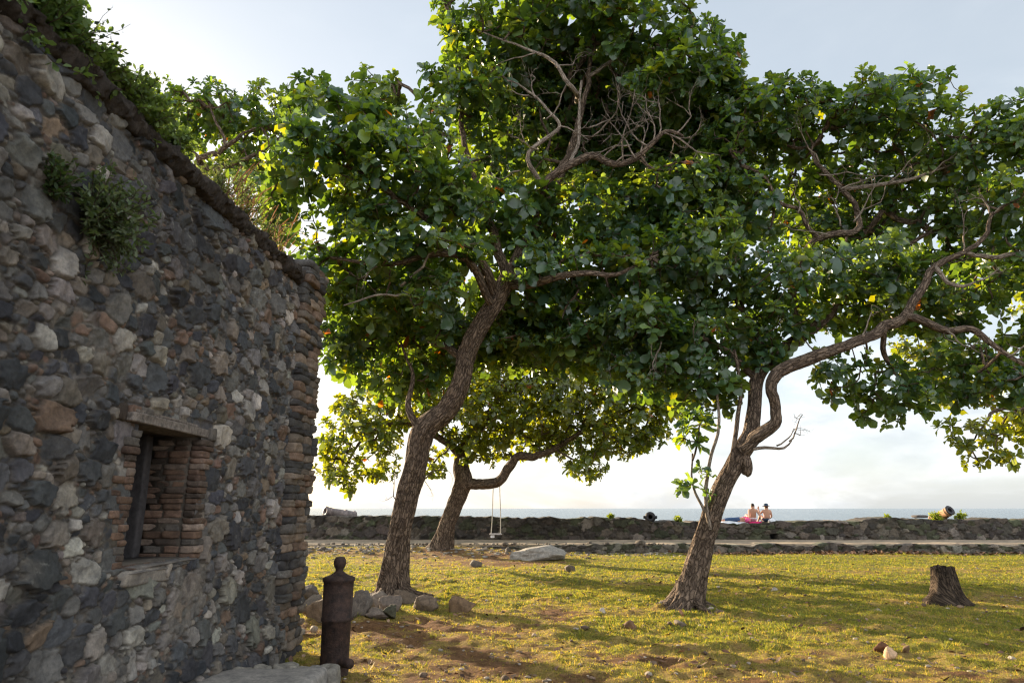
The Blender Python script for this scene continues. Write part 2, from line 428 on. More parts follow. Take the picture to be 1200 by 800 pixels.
slab_wall(ac, 1.6, WIN[0], -.1, 4.4, -.07); slab_wall(ac, WIN[1], 8.3, -.1, 4.4, -.07); slab_wall(ac, WIN[0], WIN[1], -.1, WIN[2], -.07); slab_wall(ac, WIN[0], WIN[1], WIN[3], 4.4, -.07)
ac.build('rear_wall', M['inside'], bld, smooth=False)
ac = Acc(); boxv(ac, (-8.5, -5.9, 4.2), (-3.2, 8.4, 4.36), (.07, .06, .04)); ac.build('roof', M['coping'], bld, smooth=False)
# coping: dark irregular mortar strip along the wall head
nu = 900; ys = np.linspace(1.5, 8.1, nu)
prof = np.array([(-.45, 4.40), (-.45, 4.47), (-.2, 4.52), (-.1, 4.52), (.0, 4.50), (.05, 4.49), (.075, 4.475), (.085, 4.45), (.085, 4.43), (.08, 4.40), (.07, 4.375), (.05, 4.35), (.03, 4.335), (-.05, 4.33)])
yy, kk = np.meshgrid(ys, np.arange(len(prof)), indexing='ij')
hh = prof[kk, 0]+.035*fbm(yy*3, kk*.35, None, 31, 4)+.045*fbm(yy*11, kk*.8, None, 33, 3)+.035*np.abs(fbm(yy*26, kk*1.3, None, 35, 2)); zz = prof[kk, 1]+.03*fbm(yy*2.6+9, kk*.2, None, 32, 4)+.035*fbm(yy*9, kk*.5, None, 37, 3)+.02*fbm(yy*24, kk*.9, None, 38, 2)
cop = mesh('coping', wp(yy.ravel(), zz.ravel(), hh.ravel()), grid_faces(nu, len(prof)), M['coping'], bld)
# brick surround, reveals
BR = [(.12, .078, .055), (.10, .066, .05), (.145, .095, .07), (.075, .058, .047), (.20, .155, .125), (.10, .09, .08)]
def brick(acc, y0, y1, z0, z1, h0, h1, nz=.085):
    z0 -= .003; z1 += .003; h1 += random.uniform(-.02, .015)
    c = wp((y0+y1)/2, (z0+z1)/2, (h0+h1)/2)
    stone_box(acc, c, ((h1-h0)/2, (y1-y0)/2, (z1-z0)/2), rotz=random.gauss(0, .02), n=6, p=11, noise=nz, col=np.array(random.choice(BR))*random.uniform(.7, 1.25), tilt=random.gauss(0, .012))
ac = Acc()
def courses(z0, z1, lo=.042, hi=.068):
    z = z0; o = []
    while z < z1-.03:
        t = random.uniform(lo, hi); o.append((z, min(z+t, z1))); z += t
    return o
for (a, b) in courses(WIN[2]-.02, WIN[3]-.02):
    w = random.choice([.09, .13, .17, .24]); m1 = WIN[0]-w
    if w > .22: brick(ac, m1, m1+w*.5-.006, a+.004, b-.004, -.10, random.uniform(.004, .024)); m1 += w*.5
    brick(ac, m1, WIN[0]+random.uniform(-.005, .015), a+.004, b-.004, -.10, random.uniform(.004, .024))
for (a, b) in courses(WIN[2]-.02, WIN[3]-.02):
    d0 = -.10
    while d0 > -.40:
        L = random.uniform(.13, .24); brick(ac, WIN[0]-.1, WIN[0]+random.uniform(.0, .018), a+.004, b-.004, d0-L, d0-.006); d0 -= L
for y in np.arange(WIN[0]-.34, WIN[0], .15): brick(ac, y, y+.14, WIN[3]+.0, WIN[3]+.12, -.08, .03)
ac.build('brick_jamb', M['brick'], bld)
ac = Acc()
for (a, b) in courses(WIN[2]-.02, WIN[3]-.02):
    w = random.choice([.10, .14, .2]); brick(ac, WIN[1]-.012, WIN[1]+w, a+.004, b-.004, -.10, random.uniform(.01, .04))
    d0 = -.10
    while d0 > -.40:
        L = random.uniform(.13, .24); brick(ac, WIN[1]-random.uniform(.0, .022), WIN[1]+.1, a+.004, b-.004, d0-L, d0-.006); d0 -= L
brick(ac, WIN[1]+.09, WIN[1]+.24, WIN[3]-.02, WIN[3]+.09, -.08, .03)
win = ac.build('brick_jamb', M['brick'], bld)
ac = Acc(); stone_box(ac, wp(5.56, WIN[3]+.036, -.10), (.135, .66, .038), 0, 16, 14, .018, (.2, .19, .18)); stone_box(ac, wp(5.50, WIN[3]+.086, -.105), (.125, .57, .012), 0, 10, 12, .03, (.2, .19, .18)); ac.build('lintel', M['wood'], bld)
ac = Acc(); stone_box(ac, wp(5.60, WIN[2]-.035, -.13), (.2, .50, .026), 0, 16, 7, .12, (.14, .13, .12)); stone_box(ac, wp(5.35, WIN[2]-.09, -.02), (.09, .33, .06), 0, 10, 6, .12, (.22, .20, .175)); ac.build('sill', M['concrete'], bld)
ac = Acc(); q = wp(5.985, (WIN[2]+WIN[3])/2, -.52); stone_box(ac, q, (.10, .05, (WIN[3]-WIN[2])/2+.04), 0, 10, 12, .02, (.06, .055, .055)); ac.build('shutter_post', M['darkwood'], win)
# corner pier of thin stacked stones and bricks
ac = Acc(); z = -.05
QP = [(.06, .058, .055), (.085, .078, .07), (.115, .095, .075), (.16, .125, .095), (.045, .043, .043), (.13, .09, .065)]
while z < 4.6:
    t = random.uniform(.055, .125)
    if z > 4.45: t = .09
    xo = .10+random.uniform(-.015, .02)+(.05 if z > 4.35 else 0)
    y = 8.02+random.uniform(-.02, .02)
    while y < 8.7:
        L = random.uniform(.2, .42); y1 = min(y+L, 8.78+random.uniform(-.02, .035))
        if y1-y < .1: break
        hx = xo+random.uniform(-.016, .016)
        cc = np.array(random.choice(QP))*random.uniform(.7, 1.3)
        stone_box(ac, wp((y+y1)/2, z+t/2, hx/2-.2), (hx/2+.2, (y1-y)/2-.002, t/2+.007), random.gauss(0, .03), 6, 9, .065, cc, random.gauss(0, .025))
        y = y1
    z += t
ac.build('corner_pier', M['wall'], bld)

# ledge at the foot of the wall
led = Acc()
stone_box(led, wp(4.55, .06, .56), (.50, 2.3, .19), -.0486, 16, 14, .035, (.24, .23, .215), seed=3)
for k in range(5): stone_box(led, wp(6.80+.03*k, .10+random.uniform(-.03, .03), .22+.19*k), (.11, .12, .135), random.uniform(-.2, .2), 10, 7, .16, np.array([.2, .19, .165])*random.uniform(.7, 1.2))
tag(led.build('stone_ledge', M['concrete'], None, origin=wp(4.9, 0, .5)), 'low grey stone ledge along the foot of the rubble wall in the near left corner', 'ledge')

# ------------------------------------------------------------------ foliage
def leaf_template(rows, cols):
    u = np.linspace(0, 1, rows); w = np.interp(u, [0, .08, .25, .45, .65, .82, .94, 1], [.03, .06, .25, .41, .5, .50, .36, .15])
    v = np.linspace(-1, 1, cols)
    uu, vv = np.meshgrid(u, v, indexing='ij'); ww = np.repeat(w[:, None], cols, 1)
    return uu.ravel(), vv.ravel(), ww.ravel(), grid_faces(rows, cols)
LT = {k: leaf_template(*k) for k in ((6, 3), (5, 3), (4, 3), (3, 2))}
def leaves(origin, d, n, L, W, droop, fold, col, tmpl=(6, 3), curl=None):
    uu, vv, ww, Fc = LT[tmpl]; K = len(uu); m = len(origin)
    d = nrm(d); s = nrm(np.cross(d, n)); n = np.cross(s, d)
    L = L[:, None]; W = W[:, None]
    off_n = -droop[:, None]*L*uu[None]**2 + fold[:, None]*np.abs(vv)[None]*W*ww[None]
    if curl is not None: off_n = off_n+curl[:, None]*W*np.sin(uu[None]*9+vv[None]*2)*.12
    Vx = origin[:, None, :]+d[:, None, :]*(L*uu[None])[..., None]+s[:, None, :]*(W*ww[None]*vv[None])[..., None]+n[:, None, :]*off_n[..., None]
    F_ = (Fc[None]+(np.arange(m)*K)[:, None, None]).reshape(-1, 4)
    C = np.repeat(col, K, axis=0)
    return Vx.reshape(-1, 3), F_, C
GREENS = np.array([(.046, .096, .050), (.060, .114, .050), (.040, .086, .054), (.088, .146, .062), (.052, .100, .066)])
def rosettes(pos, axis, rs, nl=(8, 13), Lr=(.17, .27), tmpl=(6, 3), greens=GREENS, red=.007, yellow=.04, wf=.66):
    cnt = rs.integers(nl[0], nl[1]+1, len(pos)); idx = np.repeat(np.arange(len(pos)), cnt)
    k = np.concatenate([np.arange(c) for c in cnt]); m = len(idx)
    a = nrm(axis)[idx]; ref = np.tile(np.array([.3, .2, 1.]), (m, 1)); e1 = nrm(np.cross(a, nrm(rs.normal(size=(len(pos), 3)))[idx])); e2 = np.cross(a, e1)
    ph = k*2.39996+rs.normal(0, .25, m); t = (k+.5)/cnt[idx]
    th = R(22)+R(78)*t+rs.normal(0, .2, m)
    d = np.cos(th)[:, None]*a+np.sin(th)[:, None]*(np.cos(ph)[:, None]*e1+np.sin(ph)[:, None]*e2)
    d = nrm(d+np.array([0, 0, -.42])*(t*rs.uniform(.2, 1.2, m))[:, None])
    n = a-d*(a*d).sum(1)[:, None]+rs.normal(0, .24, (m, 3))
    sz = rs.uniform(.65, 1.25, len(pos))[idx]*np.where(rs.random(m) < .15, .7, 1.)
    L = (Lr[0]+(Lr[1]-Lr[0])*rs.random(m))*sz*(.62+.5*t); W = L*wf*rs.uniform(.75, 1.12, m)
    g = greens[rs.integers(0, len(greens), len(pos))][idx]*rs.uniform(.75, 1.3, m)[:, None]
    y = rs.random(m) < yellow; g[y] = np.array([.13, .16, .025])*rs.uniform(.7, 1.2, y.sum())[:, None]
    r_ = (rs.random(m) < red) & (t > .5); g[r_] = np.array([.24, .085, .03])*rs.uniform(.6, 1.3, r_.sum())[:, None]
    young = (t < .25); g[young] *= np.array([1.45, 1.35, 1.0])
    o = pos[idx]+d*.015-a*(t*.05)[:, None]
    return leaves(o, d, n, L, W, rs.uniform(-.05, .42, m), rs.uniform(.02, .5, m), g, tmpl, rs.normal(0, 1.6, m))

def proj(q):
    v = q-np.array([0, 0, CH]); f = v[1]*cp+v[2]*sp; return 600+F*v[0]/f, 400-F*(v[2]*cp-v[1]*sp)/f
CARVE = [(715, 178, 13.0, 105, 42), (640, 130, 12.9, 45, 50), (965, 240, 13.3, 65, 50), (1105, 310, 12.0, 70, 34), (1040, 375, 11.9, 60, 22), (1130, 395, 11.8, 60, 22), (560, 350, 13.2, 30, 40), (690, 322, 12.8, 60, 14), (900, 480, 13, 40, 45)]
def sample_blobs(blobs, dens, rs, mind):
    pts, out = [], []
    H = {}
    for (px, py, dp, rx, ry, rd) in blobs:
        c = P(px, py, dp); s = np.linalg.norm(ray(px, py))/ray(px, py)[1]
        ax = rx*dp/F/ray(px, py)[1]; az = ry*dp/F/ray(px, py)[1]
        n = int(dens*math.pi*ax*az*min(1.6, .5+rd*.5))
        D = nrm(rs.normal(size=(n*2, 3))); rr = rs.random(n*2)**(1/2.6)
        D2 = D*rr[:, None]; k = 0
        wob = 1+.22*fbm(D[:, 0]*1.7+px, D[:, 1]*1.7+py, D[:, 2]*1.7, 5, 2)
        for q, dd in zip(D2*wob[:, None]*np.array([ax, rd, az])+c, D):
            ci = tuple(np.floor(q/mind).astype(int)); bad = False
            for i in (-1, 0, 1):
                for j in (-1, 0, 1):
                    for l in (-1, 0, 1):
                        for z in H.get((ci[0]+i, ci[1]+j, ci[2]+l), ()):
                            if ((z-q)**2).sum() < mind*mind: bad = True
            if bad: continue
            u, v_ = proj(q)
            if any(q[1] < c5[2] and ((u-c5[0])/c5[3])**2+((v_-c5[1])/c5[4])**2 < 1 and rs.random() < .85 for c5 in CARVE): continue
            H.setdefault(ci, []).append(q); pts.append(q); out.append(dd*np.array([ax, rd, az])); k += 1
            if k >= n: break
    return np.array(pts), np.array(out)

def grow(nodes, tips, rs, step=.28, rtip=.007):
    """connect every tip to the nearest wood; returns polylines with radii"""
    N0 = len(nodes); pos = [np.array(p) for p in nodes]; cap = N0+len(tips)*14
    arr = np.zeros((cap, 3)); arr[:N0] = nodes; n = N0; par = [-1]*N0; chains = []
    d0 = np.array([((arr[:N0]-t)**2).sum(1).min() for t in tips]); order = np.argsort(d0)
    dirs = np.zeros((len(tips), 3))
    for t in order:
        q = tips[t]; dd = ((arr[:n]-q)**2).sum(1); j = int(dd.argmin()); a = arr[j].copy(); L = math.sqrt(dd[j])
        k = max(2, min(10, int(L/step)+1)); per = np.cross(nrm(q-a), nrm(rs.normal(size=3)))
        wob = rs.normal(0, .10, (k+1, 3))*L*.5; ch = [j]
        for i in range(1, k+1):
            s = i/k; p = a*(1-s)+q*s+per*math.sin(math.pi*s)*L*.14*rs.uniform(.4, 1)+np.array([0, 0, -1])*math.sin(math.pi*s)*L*.10
            if i < k: p = p+wob[i]*min(1, .4)
            if n < cap:
                arr[n] = p; par.append(ch[-1]); ch.append(n); n += 1
        chains.append((ch, t)); dirs[t] = nrm(q-arr[ch[-2]])
    load = np.zeros(n)
    for ch, t in chains: load[ch[-1]] += 1
    for i in range(n-1, N0-1, -1):
        if par[i] >= 0: load[par[i]] += load[i]
    rad = rtip*np.maximum(load, 1)**.42
    return arr[:n], rad, chains, dirs

def make_tree(name, label, base, limbs, blobs, seed, dens=22, mind=.2, Lr=(.17, .27), tmpl=(6, 3), nl=(8, 13), flare=None, group='sea almond trees', extra=None, rtip=.007, bark='bark', up=.75, greens=GREENS, trunk_sides=72, slim=1., roots=None, merge=False, dead=(), yellow=.03, red=.005):
    rs = np.random.default_rng(seed)
    root = empty(name, base, label, 'tree', group)
    allnodes = []; first = True; tr = Acc()
    for li, (pts, rad) in enumerate(limbs):
        rad = [q*slim for q in rad]
        p, r = resample(pts, rad, .05 if first or r_big(rad) else .12)
        if first:
            tube(tr, p, r, trunk_sides, .20, seed, flare); first = False
        else:
            jit = np.stack([fbm(np.arange(len(p))*.16, np.full(len(p), li*3.3+c*9), None, seed+c, 3) for c in range(3)], -1)*.06
            jit[:2] = 0; p = p+jit
            if merge or r_big(rad): tube(tr, p, r, 28, .18, seed+li)
            else:
                a = Acc(); tube(a, p, r, 12, .16, seed+li); a.build('branch', M[bark if rad[0] > .05 else 'barkpale'], root)
        allnodes.append(p[(0 if li else len(p)//2)::2])
    if roots:
        nr, r0, Lr_ = roots; cx, cy_ = base[0], base[1]
        for k in range(nr):
            a = k*6.283/nr+rs.uniform(-.3, .3); L = Lr_*rs.uniform(.6, 1.2); dv = np.array([math.cos(a), math.sin(a), 0]); sd = np.array([-dv[1], dv[0], 0])*rs.normal(0, .2)
            q = np.array([[cx, cy_, .0]])+np.array([dv*r0*.45+[0, 0, .42], dv*r0*.85+[0, 0, .17], dv*(r0+.3*L)+sd*L*.3+[0, 0, .045], dv*(r0+.65*L)+sd*L+[0, 0, -.005], dv*(r0+L)+sd*L*1.6+[0, 0, -.09]])
            q, rr_ = resample(q, np.array([.085, .085, .06, .042, .02])*r0/.24, .05); tube(tr, q, rr_, 14, .28, seed+k+70)
    if not merge: tr.build('trunk', M[bark], root)
    nodes = np.vstack(allnodes)
    tips, outd = sample_blobs(blobs, dens, rs, mind)
    arr, rad, chains, dirs = grow(nodes, tips, rs, rtip=rtip)
    tw = tr if merge else Acc()
    for ch, t in chains:
        p = arr[ch]; r = rad[ch].copy(); r[0] = min(r[1]*1.1, max(r[0], r[1]))
        if len(ch) >= 3: tube(tw, p, r, 5, 0, 0, None, False)
        else: tube(tw, p, r, 4, 0, 0, None, False)
    tw.build('trunk' if merge else 'twigs', M[bark], root)
    axis = np.array([0, 0, up])+nrm(outd)*.55+dirs*.35+rs.normal(0, .28, tips.shape)
    Vx, Fx, Cx = rosettes(tips, axis, rs, nl, Lr, tmpl, greens=greens, yellow=yellow, red=red)
    mesh('crown', Vx, Fx, M['leaf'], root, Cx)
    print(name, len(tips), 'rosettes', len(Vx), 'verts')
    return root
def r_big(rad): return rad[0] > .095
def PL(lst):
    """[(px,py,depth,radius)] -> points, radii"""
    return [P(a, b, d) for a, b, d, r in lst], [r for *_, r in lst]
def flare_fn(H, amt, lobes, ph):
    return lambda s, th: 1+amt*np.exp(-s/H)*(.45+.55*np.abs(np.cos(lobes*th/2+ph))**1.5*1.6)

def bare_twigs(parent, start, dirv, length, rs, depth=3, r0=.018, name='dead_branch', mat='barkpale', gravity=.0):
    a = Acc()
    def rec(p, d, L, r, lev):
        n = 6; pts = [p]; q = p.copy(); dd = d.copy(); kids = []
        for i in range(n):
            dd = nrm(dd+rs.normal(0, .30, 3)+np.array([0, 0, .05-gravity])); q = q+dd*L/n; pts.append(q)
            if lev > 0 and i >= 1 and rs.random() < .62: kids.append((q.copy(), nrm(dd+rs.normal(0, .8, 3)), L*rs.uniform(.35, .65), r*(1-i/n*.6)*.6))
        tube(a, pts, np.linspace(r, r*.35, len(pts)), 5, 0, 0, None, False)
        for k in kids: rec(*k, lev-1)
    rec(np.asarray(start, float), nrm(dirv), length, r0, depth)
    return a.build(name, M[mat], parent)

# ---- tree 1: the big leaning one in the middle ---------------------------------
T1b = gp(462, 701)
t1 = make_tree('almond_tree', 'large leaning sea almond tree rising from the rock heap beside the iron bollard', T1b, [
    PL([(458, 712, 13.7, .27), (461, 690, 13.7, .265), (466, 640, 13.7, .255), (474, 595, 13.65, .26), (486, 545, 13.6, .28), (497, 505, 13.5, .285), (523, 480, 13.35, .24), (540, 450, 13.2, .225), (548, 415, 13.1, .22), (562, 385, 13.0, .215), (583, 350, 12.9, .21), (598, 320, 12.8, .17)]),
    PL([(592, 332, 12.85, .16), (610, 290, 13.1, .14), (640, 240, 13.2, .12), (670, 170, 13.3, .10), (690, 90, 13.4, .07), (700, 10, 13.5, .04)]),
    PL([(590, 335, 12.85, .11), (625, 333, 12.6, .10), (655, 325, 12.4, .085), (685, 320, 12.2, .07), (720, 322, 12.0, .05), (770, 300, 11.9, .03)]),
    PL([(580, 345, 12.85, .13), (560, 300, 12.3, .10), (520, 270, 11.7, .085), (470, 235, 11.2, .06), (420, 200, 10.9, .04), (360, 180, 10.7, .025)]),
    PL([(575, 355, 12.8, .10), (545, 305, 12.0, .085), (500, 300, 11.6, .07), (450, 310, 11.6, .05), (390, 300, 11.6, .03)]),
    PL([(596, 330, 12.8, .13), (570, 250, 13.2, .10), (545, 170, 13.3, .07), (540, 90, 13.3, .05), (530, 20, 13.6, .03)]),
    PL([(548, 420, 13.1, .11), (520, 405, 13.8, .09), (480, 390, 14.2, .06), (430, 400, 14.4, .04)]),
    PL([(500, 510, 13.5, .10), (480, 480, 13.5, .08), (482, 440, 13.8, .05), (470, 400, 14.0, .03)]),
    PL([(637, 250, 13.2, .10), (640, 216, 12.4, .10), (668, 194, 12.2, .095), (695, 183, 12.1, .088), (722, 193, 12.0, .08), (745, 186, 11.9, .072), (765, 168, 11.8, .06), (780, 156, 11.75, .045), (800, 160, 11.7, .03)]),
    PL([(636, 216, 12.4, .06), (622, 195, 12.2, .055), (620, 178, 12.1, .05), (640, 162, 12.05, .045), (655, 148, 12.0, .042), (645, 134, 12.0, .036), (625, 112, 12.0, .028), (607, 98, 12.0, .018), (594, 96, 12.0, .01)]),
    PL([(676, 120, 12.9, .06), (674, 106, 12.3, .055), (662, 92, 12.2, .05), (650, 75, 12.2, .045), (628, 62, 12.2, .035), (600, 50, 12.3, .025), (560, 35, 12.4, .015)]),
    PL([(668, 190, 12.2, .05), (677, 170, 12.4, .045), (678, 130, 12.6, .04), (682, 95, 12.7, .03)]),
    PL([(470, 335, 11.6, .03), (495, 312, 11.4, .028), (500, 298, 11.4, .022), (520, 290, 11.3, .012)]),
    PL([(480, 345, 11.6, .03), (440, 345, 11.4, .022), (405, 358, 11.2, .012)]),
    PL([(600, 330, 12.8, .12), (680, 290, 13.8, .10), (760, 250, 14.0, .07), (820, 200, 13.8, .05)]),
    PL([(690, 90, 13.4, .06), (740, 60, 13.2, .045), (790, 60, 12.8, .03)]),
], [(580, 40, 13, 65, 42, 1.5), (660, 15, 13.5, 85, 40, 2), (745, 40, 13, 75, 45, 1.9), (805, 85, 12.5, 50, 42, 1.4), (545, 105, 12.8, 60, 32, 1.3), (620, 95, 14.8, 90, 55, 1.2), (720, 120, 15, 110, 65, 1.2), (825, 130, 13.5, 45, 40, 1.4), (525, 12, 14, 18, 20, .6), (680, -70, 13.5, 150, 50, 2.2), (770, 100, 12.3, 45, 25, .7),
    (400, 150, 11, 70, 34, 1.1), (355, 185, 10.6, 50, 35, .9), (450, 185, 10.7, 75, 42, 1.1), (530, 220, 11.2, 60, 40, .9), (420, 245, 11.5, 85, 35, 1.2), (440, 118, 14, 38, 30, 1.0), (360, 108, 15, 32, 20, .8), (500, 160, 12.2, 40, 40, 1.0), (330, 240, 11.5, 28, 28, .7), (590, 165, 14, 60, 60, .8),
    (480, 300, 12, 110, 38, 1.4), (590, 255, 13.2, 90, 42, 1.2), (720, 255, 13.6, 110, 48, 1.4), (640, 325, 13.5, 110, 48, 1.6), (760, 330, 13, 85, 55, 1.6), (560, 385, 14.4, 110, 45, 1.5), (690, 400, 14, 100, 42, 1.6), (450, 370, 14.2, 60, 42, 1.3), (412, 420, 14.5, 36, 22, 1.0), (790, 235, 13, 60, 50, 1.4), (385, 330, 12.5, 30, 45, 1.0), (520, 345, 11.9, 55, 25, .8), (398, 385, 13.5, 36, 36, 1.1), (440, 345, 12.8, 50, 36, 1.1), (505, 432, 15, 55, 26, 1.2), (465, 450, 15, 36, 22, .9), (610, 400, 15.5, 90, 35, 1.2), (842, 75, 12.8, 26, 34, .9), (850, 130, 13.2, 30, 40, 1.0), (700, 175, 15.6, 125, 60, .9), (640, 140, 15.6, 80, 60, .8), (760, 190, 15.0, 80, 50, .8)],
    21, slim=.83, roots=(7, .26, .75), dens=27, mind=.185, Lr=(.175, .315), flare=flare_fn(.42, .95, 5, .4))
rs = np.random.default_rng(3)
for (px, py, d, v, L) in [(695, 160, 11.9, (.3, -.1, .2), .8), (722, 190, 11.9, (.5, -.1, .9), 1.0), (745, 186, 11.85, (-.7, -.1, .6), 1.0), (765, 168, 11.8, (.1, -.1, 1), .9), (778, 156, 11.7, (1, 0, .3), .8), (785, 158, 11.7, (.9, -.1, -.6), .7), (655, 148, 12, (.9, -.2, .1), .9), (690, 150, 12, (.9, 0, .3), 1.0), (620, 112, 12, (-1, 0, .1), .5), (740, 170, 11.8, (-.8, -.2, -.1), .8), (610, 200, 12.4, (-1, -.1, .5), .8), (705, 186, 12.1, (.6, -.3, .7), 1.1), (730, 190, 11.95, (-.3, -.2, 1), 1.2), (750, 182, 11.85, (.2, -.2, .8), 1.1), (760, 172, 11.8, (-.9, -.2, .4), 1.2), (772, 160, 11.8, (.5, -.2, .8), 1.0), (790, 158, 11.7, (.7, -.1, .5), .9), (790, 160, 11.7, (.6, 0, -.9), .9), (640, 140, 12, (.8, -.2, .5), 1.0), (628, 115, 12, (-.4, -.1, .9), .6), (650, 78, 12.2, (.9, -.1, -.1), .9), (628, 62, 12.2, (-.8, -.1, -.4), .8), (630, 175, 12.1, (-1, -.2, -.1), .9), (480, 340, 11.5, (.9, -.2, .5), .7), (520, 290, 11.3, (.8, -.1, .1), .6), (450, 310, 11.5, (-.8, -.2, -.3), .8)]:
    bare_twigs(t1, P(px, py, d), v, L*1.15, rs, 2, .018)
for (px, py, v) in [(470, 590, (-.5, -.2, 1)), (490, 575, (.8, -.2, .9)), (492, 565, (.6, -.3, 1))]:
    bare_twigs(t1, P(px, py, 13.45), v, .65, rs, 2, .014, mat='bark')

# ---- tree 3: right ---------------------------------------------------------------
T3b = gp(806, 712)
t3 = make_tree('almond_tree', 'forked sea almond tree with furrowed leaning trunk and hanging burl, near the stump', T3b, [
    PL([(800, 722, 12.36, .24), (807, 700, 12.36, .225), (819, 655, 12.36, .205), (830, 615, 12.35, .20), (845, 575, 12.3, .195), (860, 545, 12.25, .195), (872, 522, 12.2, .185), (880, 505, 12.3, .16), (884, 475, 12.5, .15), (887, 445, 12.7, .15), (903, 420, 12.9, .15), (935, 397, 13.1, .14), (975, 365, 13.3, .11), (1010, 320, 13.4, .08)]),
    PL([(868, 528, 12.15, .15), (890, 508, 12.0, .14), (908, 492, 11.9, .12), (909, 472, 11.85, .115), (903, 452, 11.8, .125), (915, 436, 11.8, .135), (945, 421, 11.75, .13), (975, 410, 11.7, .12), (1005, 400, 11.65, .115), (1035, 386, 11.6, .11), (1062, 368, 11.55, .10), (1082, 335, 11.5, .085), (1098, 312, 11.45, .075), (1130, 296, 11.4, .06), (1155, 278, 11.35, .045), (1165, 248, 11.3, .03)]),
    PL([(1058, 368, 11.55, .085), (1085, 378, 11.45, .08), (1112, 390, 11.4, .07), (1140, 386, 11.35, .065), (1160, 400, 11.3, .055), (1185, 418, 11.2, .045), (1230, 440, 11.1, .03)]),
    PL([(1095, 312, 11.45, .05), (1112, 330, 11.35, .045), (1130, 336, 11.3, .035), (1145, 330, 11.3, .02)]),
    PL([(935, 397, 13.1, .12), (930, 340, 13.0, .10), (950, 290, 12.6, .085), (975, 277, 12.4, .08), (1004, 270, 12.3, .07), (1003, 245, 12.3, .062), (986, 222, 12.3, .055), (965, 198, 12.4, .045), (952, 178, 12.5, .035), (965, 150, 12.6, .02)]),
    PL([(960, 280, 12.5, .06), (945, 262, 12.4, .05), (938, 245, 12.4, .045), (915, 235, 12.3, .05), (895, 205, 12.3, .04), (870, 195, 12.3, .03)]),
    PL([(900, 425, 12.9, .11), (880, 380, 12.9, .09), (850, 330, 12.6, .07), (830, 290, 12.3, .05), (800, 260, 12.2, .03)]),
    PL([(888, 445, 12.7, .09), (850, 410, 12.6, .07), (810, 390, 12.4, .045), (770, 380, 12.3, .03)]),
    PL([(985, 222, 12.3, .05), (1030, 215, 12.4, .045), (1080, 205, 12.4, .035), (1120, 190, 12.4, .02)]),
    PL([(1130, 296, 11.4, .05), (1180, 300, 11.8, .045), (1230, 270, 12.0, .03), (1235, 200, 12.2, .02)]),
    PL([(1000, 330, 13.4, .07), (1060, 290, 13.4, .055), (1120, 260, 13.2, .04)]),
    PL([(1035, 386, 11.6, .06), (1040, 420, 12.0, .05), (1060, 450, 12.3, .03)]),
    PL([(832, 620, 12.2, .045), (826, 580, 12.15, .04), (832, 540, 12.1, .035), (842, 500, 12.1, .03), (840, 455, 12.2, .02)]),
    PL([(826, 600, 12.2, .03), (815, 570, 12.1, .025), (812, 530, 12.1, .018)]),
    PL([(866, 530, 12.15, .04), (895, 523, 12.0, .035), (918, 522, 11.95, .025), (928, 514, 11.9, .012)]),
    PL([(846, 580, 12.2, .06), (862, 510, 12.1, .05), (868, 460, 12.2, .045), (860, 410, 12.3, .03)]),
], [(868, 145, 12.5, 45, 36, 1.2), (925, 150, 13, 55, 38, 1.3), (1010, 140, 12.5, 55, 34, 1.3), (1070, 135, 12.5, 45, 32, 1.2), (1110, 185, 12.5, 45, 32, 1.1), (1175, 165, 12, 42, 36, 1.1), (1190, 230, 11.6, 48, 36, 1.1), (1240, 200, 12.5, 50, 60, 1.4), (960, 205, 14.6, 110, 26, 1.0), (1060, 215, 14.2, 90, 40, 1.2),
    (875, 245, 12.8, 55, 42, 1.2), (828, 300, 12, 55, 45, 1.2), (925, 320, 12.4, 90, 34, 1.3), (1030, 310, 12.4, 75, 32, 1.2), (1130, 250, 13.2, 50, 40, 1.2), (1185, 315, 12.6, 55, 40, 1.3), (880, 370, 13, 85, 42, 1.5), (805, 405, 12.5, 55, 40, 1.2), (750, 385, 12.6, 50, 40, 1.2), (985, 435, 12.4, 32, 34, .8), (1045, 462, 12.4, 50, 36, 1.0), (1115, 435, 12.6, 55, 38, 1.1), (1180, 445, 12.4, 50, 36, 1.1), (1005, 360, 13.6, 80, 32, 1.3), (1100, 365, 13.6, 60, 34, 1.2), (1240, 400, 13, 55, 70, 1.4), (870, 425, 12.9, 55, 24, .8), (980, 270, 14.5, 100, 30, 1.0),
    (815, 515, 12, 24, 34, .5), (800, 562, 12, 14, 14, .3), (842, 455, 12.3, 36, 30, .5), (888, 512, 12, 10, 8, .2), (830, 570, 12, 12, 18, .25), (742, 440, 12.9, 46, 30, 1.1), (800, 448, 12.9, 42, 28, .9), (770, 415, 13.2, 50, 30, 1.0), (855, 190, 13, 40, 45, 1.0), (882, 118, 12.6, 34, 26, 1.0), (915, 122, 13, 34, 22, 1.0), (960, 135, 13.2, 34, 26, 1.0), (1003, 112, 12.6, 32, 20, .9), (1062, 108, 12.6, 34, 20, .9), (1110, 150, 12.8, 26, 22, .9), (1160, 140, 12.2, 30, 22, .9), (1200, 150, 12, 30, 26, .9), (870, 160, 13.5, 40, 40, 1.0), (965, 250, 15.8, 90, 40, .8), (840, 240, 14.5, 50, 50, 1.0), (1120, 320, 14.8, 80, 40, .9)],
    31, slim=.84, roots=(7, .22, .7), dens=27, mind=.18, Lr=(.15, .275), flare=flare_fn(.42, .85, 4, 1.1))
